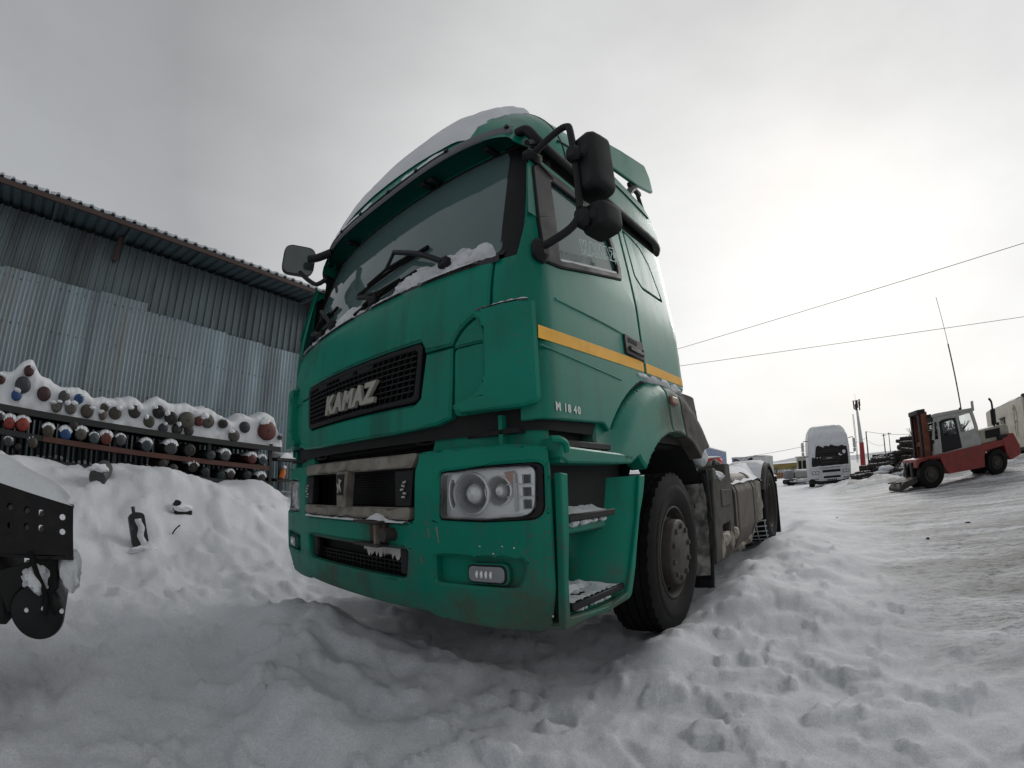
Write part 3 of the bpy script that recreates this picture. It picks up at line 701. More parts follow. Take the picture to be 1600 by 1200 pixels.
# ---- headlights
def lampz(s):
    h = panel('headlight', sg(rp(hl, .03), s), inset(bsurf, -.012), M['blackgloss'], TR, holes=[sg(rp([(ux(.745), 1.040, .025), (ux(.97), 1.052, 0), (ux(1.166), 1.052, .02), (ux(1.160), .858, .045), (ux(.95), .848, 0), (ux(.738), .853, .025)], .02), s)], su=.05, sv=.05, thick=.03, bev=.006)
    inner = sg(rp([(ux(.742), 1.043, .025), (ux(.97), 1.055, 0), (ux(1.165), 1.053, .035), (ux(1.155), .858, .07), (ux(.95), .845, 0), (ux(.734), .850, .025)], .02), s)
    # bowl: bright shell with two deep round lamps
    def dome(u, z):
        p, nn = bsurf(u, z); return (p[0] - nn[0] * .045, p[1] - nn[1] * .045, z), nn
    cs = [(ux(.875), .952, .082), (ux(1.005), .960, .056)]
    circ = lambda c, r: [(c[0] + r * math.cos(t), c[1] + r * math.sin(t)) for t in np.linspace(0, 2 * math.pi, 25)[:-1]]
    oval = [(ux(.772) + .017 * math.cos(t), .955 + .062 * math.sin(t)) for t in np.linspace(0, 2 * math.pi, 17)[:-1]]
    slots = [[(ux(1.105), z), (ux(1.143), z), (ux(1.143), z + .034), (ux(1.105), z + .034)] for z in (.985, .935, .885)]
    panel('lamp_housing', inner, dome, M['reflector'], h, holes=[sg(circ(c, c[2]), s) for c in cs] + [sg(oval, s)] + [sg(q, s) for q in slots], su=.06, sv=.06, thick=.02, bev=.004)
    panel('lamp_back', inner, inset(dome, -.06), M['lampdark'], h, su=.06, sv=0, thick=.01, bev=0)
    for c in cs:
        p, nn = dome(s * c[0], c[1]); b_ = MB()
        b_.lathe([(-.055, .0), (-.055, c[2] * .55), (-.05, c[2] * .62), (-.004, c[2] * .95), (.004, c[2] * 1.0), (.008, c[2] * 1.07), (.002, c[2] * 1.1)], n=28)
        o = b_.build('lamp_bowl', M['lampdark'], h); q = Matrix.Rotation(math.atan2(nn[1], nn[0]), 4, 'Z'); o.matrix_local = Matrix.Translation(p) @ q
        o = MB().lathe([(.004, c[2] * 1.0), (.016, c[2] * 1.03), (.012, c[2] * 1.12), (.0, c[2] * 1.14)], n=28).build('lamp_ring', M['reflector'], h); o.matrix_local = Matrix.Translation(p) @ q
        o = MB().lathe([(-.03, c[2] * .58), (-.015, c[2] * .5), (.0, c[2] * .3), (.004, .0)], n=20).build('projector', M['reflector'], h); o.matrix_local = Matrix.Translation(p) @ q
        o = MB().lathe([(-.045, c[2] * .70), (-.012, c[2] * .66), (-.010, c[2] * .58), (-.04, c[2] * .56)], n=20).build('shroud', M['black'], h); o.matrix_local = Matrix.Translation(p) @ q
    panel('amber_reflector', sg([(ux(1.035), 1.035), (ux(1.075), 1.038), (ux(1.075), .99), (ux(1.05), .985)], s), inset(dome, .012), M['amber'], h, su=0, sv=0, thick=.004, bev=0)
    for z in (.980, .930):
        panel('light_rib', sg([(ux(1.045), z + .006), (ux(1.150), z + .006), (ux(1.150), z), (ux(1.045), z)], s), inset(dome, .016), M['lampwhite'], h, su=.03, sv=0, thick=.006, bev=.001)
    panel('light_rib', sg([(ux(1.076), 1.03), (ux(1.083), 1.03), (ux(1.083), .875), (ux(1.076), .875)], s), inset(dome, .017), M['lampwhite'], h, su=0, sv=.05, thick=.006, bev=.001)
    panel('lens', inner, inset(bsurf, .006), M['lens'], h, su=.05, sv=.05, thick=.022, bev=.012)
lampz(1); lampz(-1)
# ---- fog lamps
for s in (1, -1):
    f = panel('fog_light', sg(rp([(ux(.853), .668), (ux(1.048), .668), (ux(1.048), .578), (ux(.853), .578)], .035), s), inset(bsurf, -.012), M['green_low'], TR, su=.05, sv=0, thick=.035, bev=.008)
    panel('lamp_frame', sg(rp([(ux(.862), .662), (ux(1.040), .662), (ux(1.040), .584), (ux(.862), .584)], .030), s), inset(bsurf, -.006), M['black'], f, su=.05, sv=0, thick=.02, bev=.005)
    panel('lamp_glass', sg(rp([(ux(.870), .655), (ux(1.032), .655), (ux(1.032), .591), (ux(.870), .591)], .024), s), inset(bsurf, -.002), M['lampdark'], f, su=.05, sv=0, thick=.01, bev=.003)
    for k in range(4):
        x = .912 + k * .021; p, nn = bsurf(s * ux(x), .622)
        b_ = MB(); b_.lathe([(.0, .017), (.005, .013), (.007, 0)], n=10)
        o = b_.build('led', M['reflector'], f); o.matrix_local = Matrix.Translation((p[0] + nn[0] * .0, p[1] + nn[1] * .0, p[2])) @ Matrix.Rotation(math.atan2(nn[1], nn[0]), 4, 'Z') @ Matrix.Diagonal((1, .45, 1, 1))
# scratches where the paint has gone from the bumper
for x, z, L_, a in ((.715, .78, .07, .12), (.667, .785, .045, .05), (.62, .665, .03, .1), (1.19, .455, .008, 0), (1.08, .735, .006, 0), (1.03, .74, .004, 0), (.99, .71, .005, 0), (.93, .738, .004, 0)):
    panel('paint_chip', [(ux(x) - .004, z + L_ / 2), (ux(x) + .003, z + L_ / 2), (ux(x) + .005 + a * L_, z - L_ / 2), (ux(x) + a * L_, z - L_ / 2)], bsurf, M['strip'] if L_ > .01 else M['white_ink'], bumper, su=0, sv=0, thick=.001, bev=0, lift=.0012)
# ---- cab sides, doors, windows
arc = lambda r, a0, a1, n=10: [(1.60 + r * math.cos(R(a)), .50 + r * math.sin(R(a))) for a in np.linspace(a0, a1, n)]
for s in (1, -1):
    S1 = side(s)
    dr = [(.30, 2.655), (1.215, 2.655), (1.245, 2.0), (1.255, 1.60), (1.25, 1.565)] + [(p[0], p[1]) for p in arc(1.125, 108, 140, 9)] + [(.69, 1.258), (.16, 1.236), (.155, 1.55), (.160, 1.90), (.18, 2.05)]
    wfr = [(.285, 2.545, .02), (.345, 2.605, .03), (1.045, 2.605, .03), (1.115, 2.25, .02), (1.10, 2.165, .03), (.41, 1.975, .02), (.265, 1.955, .03), (.262, 2.2, 0)]
    def SD(y, z, s=s):
        if y > .40: return side(s)(y, z)
        p, nn = wrap(s * uy(y), z); return (p[0], y if z > 1.72 else p[1], z), nn
    d = panel('door', dr, SD, M['green_side'], TR, holes=[rp([(p[0], p[1], p[2]) for p in wfr], .02)], su=.05, sv=.09, thick=.03, bev=.007)
    gl = [(.435, 2.535, .03), (1.0, 2.550, .02), (1.06, 2.25, 0), (1.052, 2.195, .02), (.405, 2.015, .01), (.425, 2.25, 0)]
    panel('window_frame', rp([(p[0], p[1], p[2]) for p in wfr], .02), S1, M['black'], d, holes=[rp(gl, .02)], su=.2, sv=.09, thick=.03, bev=.008, lift=.010)
    panel('window', rp(gl, .02), S1, M['sideglass'], d, su=0, sv=.09, thick=.004, bev=0, lift=-.012)
    MB().grid([[(s * (1.21 * taper(z) + .004 + dx), y, z + dz2) for y, z in ((.41, 2.015), (.70, 2.096), (1.04, 2.190))] for dx, dz2 in ((-.02, .010), (0, .011), (.004, -.004))]).build('sill_snow', M['snow'], d)
    bk = MB().box((s * 1.212, 1.13, 1.735), (.02, .26, .125), bev=.02).build('door_handle', M['black'], d)
    MB().box((s * 1.222, 1.145, 1.715), (.02, .20, .035), bev=.01).build('grip', M['blackgloss'], bk)
    MB().box((s * 1.221, 1.10, 1.765), (.005, .12, .03), bev=.004).build('hollow', M['void'], bk)
    MB().cyl((s * 1.222, 1.235, 1.735), (s * 1.230, 1.235, 1.735), .009, n=10).build('lock', M['steel'], bk)
    panel('stripe', [(.195, 1.628), (1.247, 1.676), (1.247, 1.612), (.19, 1.570)], S1, M['yellow'], d, su=0, sv=0, thick=.001, bev=0, lift=.0022)
    panel('body_crease', [(.20, 1.548), (.92, 1.516), (.92, 1.506), (.20, 1.538)], S1, M['green_side'], d, su=0, sv=0, thick=.006, bev=.004, lift=.005)
    panel('body_crease', [(.34, 1.80), (.7, 1.815), (1.2, 1.80), (1.2, 1.782), (.7, 1.79), (.34, 1.785)], S1, M['green_side'], d, su=0, sv=0, thick=.006, bev=.006, lift=.005)
    # rear side of the cab with its locker door
    lk = [(1.300, 2.650, .03), (1.56, 2.620, .06), (1.68, 2.52, .05), (1.80, 2.245, .02), (1.435, 2.225, .06), (1.335, 2.29, .05)]
    rs = [(1.235, 2.655), (uy(1.93) - uy(0.5) + .5, 2.70), (2.035, 2.70), (2.065, 1.60), (1.27, 1.60), (1.265, 2.0)]
    def S2(y, z, s=s):
        p, nn = wrap(s * uy(.6) + s * (y - .6), z); return p, nn
    sp = panel('side_panel', rs, S2, M['green_side'], TR, holes=[rp(lk, .03)], su=.06, sv=.09, thick=.03, bev=.006)
    lin = [(1.312, 2.638, .03), (1.55, 2.610, .06), (1.668, 2.515, .05), (1.782, 2.257, .02), (1.44, 2.238, .06), (1.347, 2.297, .05)]
    panel('locker_door', rp(lin, .03), S2, M['green_side'], sp, su=.06, sv=.09, thick=.02, bev=.007)
    panel('stripe', [(1.285, 1.676), (2.05, 1.690), (2.06, 1.632), (1.285, 1.614)], S2, M['yellow'], sp, su=.04, sv=0, thick=.001, bev=0, lift=.0022)
    # roof gutter trim
    MB().tube([(s * 1.06, .345, 2.905), (s * 1.125, .345, 2.885), (s * 1.160, .375, 2.81), (s * 1.178, .50, 2.765), (s * 1.178, 1.0, 2.765), (s * 1.178, 1.6, 2.79), (s * 1.172, 1.94, 2.81), (s * 1.12, 2.06, 2.80)], .032, 10, 5).build('roof_gutter', M['black'], TR)
    MB().tube([(s * 1.150, .30, 2.74), (s * 1.156, .45, 2.803), (s * 1.156, 1.0, 2.815), (s * 1.156, 1.6, 2.84), (s * 1.150, 1.93, 2.86)], .018, 8, 4).build('drip_rail', M['blackgloss'], TR)
# model number on the left door
for i, ch in enumerate('M 18 40'):
    if ch == ' ': continue
    lm = glyph(ch, .047, .0008, 0, .0022); o = link('letter', lm, M['white_ink'], [c for c in TR.children if c.name.startswith('door')][0], smooth=0)
    o.matrix_local = Matrix.Translation((1.2125, (.300, 0, .354, .384, 0, .430, .462)[i], 1.279)) @ Matrix.Rotation(R(90), 4, 'Z') @ Matrix.Rotation(R(90), 4, 'X')
# window sticker: outlined letters and a little horse
ink = mat('faint_sticker_ink', (.30, .47, .43), .6)
dl = [c for c in TR.children if c.name.startswith('door')][0]
def strokes(polys, w, nm):
    b_ = MB()
    for pl in polys:
        for (y0, z0), (y1, z1) in zip(pl, pl[1:] + pl[:1]):
            L_ = math.hypot(y1 - y0, z1 - z0); ny, nz = -(z1 - z0) / L_ * w, (y1 - y0) / L_ * w
            b_.add([(0, y0 + ny, z0 + nz), (0, y1 + ny, z1 + nz), (0, y1 - ny, z1 - nz), (0, y0 - ny, z0 - nz)], [(0, 1, 2, 3)])
    return b_.build(nm, ink, dl, 0)
K_ = [(0, 0), (0, 1), (.3, 1), (.3, .62), (.52, 1), (.9, 1), (.56, .52), (.95, 0), (.58, 0), (.3, .4), (.3, 0)]
A_ = [(0, 0), (.3, 1), (.68, 1), (1, 0), (.7, 0), (.64, .2), (.35, .2), (.29, 0)]
M_ = [(0, 0), (.06, 1), (.4, 1), (.55, .45), (.7, 1), (1.05, 1), (1.1, 0), (.8, 0), (.78, .6), (.62, 0), (.46, 0), (.31, .6), (.29, 0)]
Z_ = [(.05, 1), (.9, 1), (.9, .75), (.42, .26), (.92, .26), (.92, 0), (0, 0), (0, .25), (.46, .74), (.05, .74)]
polys = []
y0 = .525
for g, w in ((K_, .95), (A_, 1.0), (M_, 1.1), (A_, 1.0), (Z_, .92)):
    polys.append([(y0 + a * .078 + (1 - b_) * .012, 2.082 + b_ * .082 + (y0 + a * .078 - .525) * .30) for a, b_ in g]); y0 += w * .078 + .004
o1 = strokes(polys, .0030, 'sticker'); 
hs = [(0, .55), (.18, .78), (.1, 1.25), (.22, 1.0), (.36, 1.3), (.36, .86), (.7, .95), (.5, .62), (.75, .35), (.55, .3), (.62, -.05), (.4, .25), (.2, -.2), (.22, .3)]
b_ = MB(); pp = [(0, .895 + a * .10, 2.19 + b2 * .085) for a, b2 in hs]; b_.add(pp, [tuple(range(len(pp)))]); o2 = b_.build('sticker_horse', ink, dl, 0)
for o in (o1, o2): o.matrix_local = Matrix.Translation((1.2035, 0, 0)) @ Matrix.Shear('XZ', 4, (0, 0)) if False else Matrix(((1, 0, -.040 * 1.21 / .75, 1.2035 + .040 * 1.21 * 2.05 / .75), (0, 1, 0, 0), (0, 0, 1, 0), (0, 0, 0, 1)))
# ---- windscreen, cowl, pillars, header
def ws(x, z): 
    y = .105 + .27 * (z - 2.03) + .085 * abs(x) ** 2.2
    return (x, y, z), Vector((-.187 * x * abs(x) ** .2 if x else 0, -1, -.0 + .27)).normalized()
wsc = panel('windscreen', rp([(-1.03, 2.05), (1.03, 2.05), (1.0, 2.2), (.965, 2.90), (-.965, 2.90), (-1.0, 2.2)], .05), ws, M['glass'], TR, su=.06, sv=.08, thick=.006, bev=0)
panel('top_band', rp([(-.962, 2.868), (.962, 2.868), (.960, 2.90), (-.960, 2.90)], .01), ws, M['void'], wsc, su=.06, sv=0, thick=.001, bev=0, lift=.0012)
for s in (1, -1):
    pl = [(s * 1.03, 2.0), (s * 1.19, 2.0), (s * 1.185, 2.3), (s * 1.145, 2.80), (s * 1.10, 2.90), (s * .90, 2.925), (s * .90, 2.885), (s * .93, 2.87), (s * .955, 2.80), (s * .985, 2.4), (s * 1.005, 2.12)]
    def wp(x, z):
        p, nn = ws(x, z); return (p[0], p[1] + max(0, abs(x) - 1.0) * .45, p[2]), nn
    ap = panel('pillar_cover', rp(pl, .02), wp, M['black'], TR, su=.04, sv=.08, thick=.03, bev=.008, lift=.006)
    for x, z in ((1.10, 2.05), (1.145, 2.30), (1.12, 2.52), (1.08, 2.78)):
        p, nn = wp(s * x, z); MB().cyl(Vector(p) + nn * .004, Vector(p) + nn * .012, .007, n=8).build('screw', M['steel'], ap)
    # green strip between pillar and door
    MB().grid([[wrap(s * u, z)[0] for u in np.linspace(uy(.165), uy(.31), 6)] for z in (2.03, 2.2)]).build('pillar_strip', M['green_side'], TR)
    MB().grid([[(s * 1.21 * taper(z) * .999, y, z) for y in np.linspace(.17 + max(0, (z - 2.05) * .18), .31 + .0, 4)] for z in (2.2, 2.4, 2.6, 2.68)]).build('pillar_strip', M['green_side'], TR)
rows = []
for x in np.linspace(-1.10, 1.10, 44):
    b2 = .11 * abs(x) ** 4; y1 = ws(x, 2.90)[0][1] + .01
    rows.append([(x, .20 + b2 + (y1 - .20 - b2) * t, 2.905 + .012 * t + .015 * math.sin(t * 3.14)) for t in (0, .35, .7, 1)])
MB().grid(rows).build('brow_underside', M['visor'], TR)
hd = panel('header_panel', [(-1.10, 2.96), (1.10, 2.96), (1.09, 2.905), (-1.09, 2.905)], ws, M['green'], TR, su=.06, sv=.06, thick=.03, bev=.004, lift=-.002)
cw = MB().grid([[(x, .065 + .09 * abs(x) ** 2.2 + dy, z) for x in np.linspace(-1.04, 1.04, 27)] for dy, z in ((-.0, 1.985), (.0, 2.015), (.03, 2.03), (.05, 2.065))]).build('cowl', mat('rusty_cowl', (.02, .02, .02), .6, dirt=(.16, .085, .045), damt=.9, dscale=7, dlo=.5), TR)
def crust(x0, x1, za, zb, hh, seed, parent, nm='snow_crust'):
    rows = []
    for i, x in enumerate(np.linspace(x0, x1, 60)):
        e = min(1, (x - x0) / .08, (x1 - x) / .08); e = max(e, 0)
        top = za + (zb - za) * e ** .6 * (.75 + .30 * float(fbm(x * 6, 1.0, seed, 3)) + .06 * float(gn(x * 34, 2.0, seed))) 
        row = []
        for j, t in enumerate(np.linspace(0, 1, 9)):
            z = za + (top - za) * t; p, nn = ws(x, z)
            th = hh * e * math.sin(math.pi * min(1, .18 + t * .82)) * (.7 + .6 * float(fbm(x * 24, z * 24, seed + 5, 3)))
            q = Vector(p) + nn * max(.001, th); row.append(q)
        rows.append(row)
    MB().grid(rows).build(nm, M['snowrough'], parent)
M['snowrough'] = mat('crusty_snow', (.66, .675, .70), .75, var=.15, dirt=(.30, .30, .31), damt=.7, dscale=22, dlo=.5, bump=.9, bscale=70)
crust(.26, 1.0, 2.035, 2.20, .035, 3, wsc); crust(-.62, .02, 2.035, 2.17, .03, 14, wsc); crust(-.98, -.7, 2.035, 2.12, .025, 23, wsc)
for x0, x1 in ((.55, .93), (.12, .42), (-.62, -.05), (-.95, -.7)):
    rows = []
    for x in np.linspace(x0, x1, 40):
        e = max(0, min(1, (x - x0) / .04, (x1 - x) / .04)); q = .012 + .018 * abs(float(fbm(x * 14, 4, 31, 3)))
        y = .062 + .09 * abs(x) ** 2.2
        rows.append([(x, y + t, 2.006 + h_ * q * e) for t, h_ in ((-.018, 0), (-.012, .7), (.005, 1), (.03, 1.1), (.045, .5))])
    MB().grid(rows).build('snow_crust', M['snowrough'], cw)
# wipers
def wiper(xp, zp, elbow, a, b_, loc='wiper'):
    def P(x, z, d): p, nn = ws(x, z); return Vector(p) + nn * d
    pv = P(xp, zp, .02)
    w = MB().cyl(P(xp, zp, -.03), P(xp, zp, .045), .034, .028, n=12).box(P(xp, zp, .03), (.07, .05, .06), bev=.012).build('wiper', M['black'], TR)
    MB().tube([P(xp, zp, .045), P(xp + (elbow[0] - xp) * .4, zp + (elbow[1] - zp) * .45, .06), P(elbow[0], elbow[1], .055)], .016, 7, 3).tube([P(elbow[0], elbow[1], .055), P((a[0] + b_[0]) / 2, (a[1] + b_[1]) / 2, .04)], .011, 6).build('arm', M['black'], w)
    MB().tube([P(a[0], a[1], .014), P((a[0] + b_[0]) / 2, (a[1] + b_[1]) / 2, .016), P(b_[0], b_[1], .014)], .013, 6, 3).tube([P(a[0] * .8 + b_[0] * .2, a[1] * .8 + b_[1] * .2, .03), P(a[0] * .5 + b_[0] * .5, a[1] * .5 + b_[1] * .5, .042), P(a[0] * .2 + b_[0] * .8, a[1] * .2 + b_[1] * .8, .03)], .010, 6).build('blade', M['rubber'], w)
wiper(.70, 2.09, (.22, 2.36), (-.17, 2.22), (.50, 2.30))
wiper(.12, 2.06, (-.05, 2.13), (-.12, 2.055), (.46, 2.14))
wiper(-.42, 2.07, (-.78, 2.30), (-.98, 2.16), (-.50, 2.25))
wiper(-.62, 2.05, (-.8, 2.11), (-.98, 2.06), (-.55, 2.11))
# cabin seen through the glass
ci = MB().grid([[(x, .32 + .0, 1.95), (x, .38, 2.12), (x, .55, 2.16), (x, .85, 2.05)] for x in np.linspace(-1.05, 1.05, 12)]).build('dashboard', M['black'], TR)
for x in (.55, -.55):
    se = MB().box((x, 1.25, 2.25), (.5, .16, .75), Matrix.Rotation(R(-10), 4, 'X'), bev=.06).build('seat', M['seat'], TR); MB().box((x, 1.30, 2.68), (.28, .1, .2), bev=.04).build('headrest', M['seat'], se)
MB().lathe([(0, .20), (.02, .225), (.04, .20), (.02, .18), (0, .20)], n=24).build('steering_wheel', M['black'], TR).matrix_local = Matrix.Translation((.55, .70, 2.2)) @ Matrix.Rotation(R(50), 4, 'X') @ Matrix.Rotation(R(90), 4, 'Y')
# ---- high roof
def zc(y): return float(np.interp(y, (.165, .20, .24, .30, .40, .60, 1.0, 1.5, 2.0, 2.05), (2.94, 3.07, 3.19, 3.31, 3.45, 3.61, 3.71, 3.74, 3.72, 3.66)))
def roofp(t, y, extra=0.0):
    """t in -1..1 across; superellipse section"""
    h_ = zc(y) - 2.80 + extra; w = 1.165 + extra * .4 - (.10 * max(0, .55 - y) / .38)
    a = t * math.pi / 2; c, s = math.cos(a), math.sin(a)
    x = w * math.copysign(abs(s) ** (2 / 3.2), s); z = 2.80 + h_ * abs(c) ** (2 / (2.0 + .6 * ss(.3, 1.2, y)))
    return Vector((x, y + .10 * abs(x) ** 2.2 * ss(.9, .17, y), z))
ys = [.165, .185, .20, .22, .24, .27, .30, .35, .40, .5, .6, .8, 1.0, 1.25, 1.5, 1.75, 1.95, 2.0, 2.05]
ts = np.linspace(-1, 1, 61)
mb = MB(); mb.grid([[roofp(t, y) for t in ts] for y in ys]); mb.add([roofp(t, 2.05) for t in ts], [tuple(range(len(ts)))])
rf = mb.build('roof', M['green_side'], TR, 50)
for s in (1, -1):
    rows = [[roofp(s * t, y) + Vector((s * .004, 0, .002)) for t in (.55, .62, .72)] for y in np.linspace(.62, .66, 3)]
    mk = MB().box((s * 1.08, .86, 3.12), (.06, .16, .07), Matrix.Rotation(R(s * -22), 4, 'Y'), bev=.02).build('marker_light', M['repeater'], rf)
    MB().tube([roofp(s * .86, y) + Vector((s * .003, 0, .0)) for y in np.linspace(.56, 1.95, 14)], .007, 5).build('roof_seam', M['void'], rf)
    MB().tube([roofp(s * t, .62) + Vector((0, 0, .001)) for t in np.linspace(.42, .98, 14)], .006, 5).build('roof_seam', M['void'], rf)
# smoked visor along the brow
rows = []
for x in np.linspace(-1.04, 1.04, 50):
    b2 = .11 * abs(x) ** 4
    rows.append([Vector((x, .215 + b2, 2.985)), Vector((x, .185 + b2, 2.965)), Vector((x, .176 + b2, 2.93)), Vector((x, .182 + b2, 2.895))])
vz = MB().grid(rows).build('sun_visor', M['smoke'], TR)
md = vz.modifiers.new('thickness', 'SOLIDIFY'); md.thickness = .006
for x in (-.95, -.60, -.30, .05, .35, .62, 1.02):
    b2 = .11 * abs(x) ** 4; MB().cyl((x, .185 + b2, 2.945), (x, .165 + b2, 2.95), .014, n=8).build('bolt', M['black'], vz)
for x in (-.62, .33, .40, .85):
    p, nn = ws(x, 2.90); MB().box(Vector(p) + Vector((0, -.05, -.005)), (.04, .12, .03), Matrix.Rotation(R(10), 4, 'X'), bev=.006).build('visor_bracket', M['black'], TR)
# snow slab sliding over the brow
def roofsnow():
    rows = []
    yv = list(np.linspace(.185, .30, 10)) + list(np.linspace(.33, 1.9, 34)); tv = np.linspace(-.80, .54, 64)
    for y in yv:
        row = []
        for t in tv:
            e = min(1, (t + .80) / .08, (.45 - .05 * ss(.40, .18, y) + .06 * float(fbm(y * 7, 1, 3, 3)) - t) / .07); e = max(0, e) ** .5
            e *= min(1, max(0, (y - .180) / .03)) ** .5 * min(1, max(.0, (1.9 - y) / .1))
            th = (.028 + .042 * ss(.17, .5, y) + .016 * float(fbm(t * 5, y * 5, 19, 3)) + .008 * float(fbm(t * 14, y * 4, 29, 2))) * e
            p = roofp(t, y); q = roofp(t, y, .05); nn = (q - p).normalized()
            row.append(p + nn * (th - .004 * (e < .05)) + Vector((0, -.02 * e * ss(.3, .16, y), 0)))
        rows.append(row)
    return MB().grid(rows).build('roof_snow', M['snow'], TR)
roofsnow()
rows = []                                           # thin snow caught on the visor lip
for x in np.linspace(-1.0, .62, 90):
    b2 = .11 * abs(x) ** 4; q = max(0, .012 + .022 * float(fbm(x * 7, 2, 44, 3))) * min(1, (x + 1.0) / .1, (.62 - x) / .15)
    rows.append([Vector((x, .215 + b2, 2.988)), Vector((x, .195 + b2, 2.985 + q)), Vector((x, .176 + b2, 2.966 + q * .7)), Vector((x, .170 + b2, 2.945))])
MB().grid(rows).build('visor_snow', M['snow'], vz)
# side wings of the roof spoiler
for s in (1, -1):
    wing = [(1.15, 3.36), (1.18, 3.46), (1.45, 3.62), (2.28, 3.90), (2.36, 3.80), (2.385, 3.63), (2.0, 3.49), (1.5, 3.38)]
    def WS(y, z): return (s * (1.10 + .03 * (z - 3.5)), y, z), (s, 0, -.03)
    w = panel('spoiler_wing', rp(wing, .02), WS, M['green_side'], TR, su=.15, sv=.1, thick=.03, bev=.008)
    b_ = MB().tube([(s * 1.05, 1.75, 3.22), (s * 1.07, 1.90, 3.40), (s * 1.07, 2.0, 3.48)], .03, 6).box((s * 1.06, 2.0, 3.46), (.04, .22, .05), bev=.01)
    b_.tube([(s * 1.06, 2.03, 3.44), (s * 1.06, 2.12, 3.20), (s * 1.06, 2.16, 3.21), (s * 1.06, 2.07, 3.46)], .012, 6)
    b_.build('wing_bracket', M['black'], w)
def lump(cx, cy, cz, sx, sy, sz, seed, m, parent, nm='snow_lump', n=12):
    rows = []
    for i in range(n):
        th = math.pi * i / (n - 1)
        row = []
        for j in range(2 * n):
            ph = 2 * math.pi * j / (2 * n)
            d = Vector((math.sin(th) * math.cos(ph), math.sin(th) * math.sin(ph), math.cos(th)))
            q = 1 + .28 * float(fbm(d.x * 2.2 + seed * 3.1, d.y * 2.2 + d.z * 1.7, seed, 3))
            row.append((cx + sx * d.x * q, cy + sy * d.y * q, cz + sz * d.z * q))
        rows.append(row)
    o = MB().grid(rows, close=True).build(nm, m, parent); return o
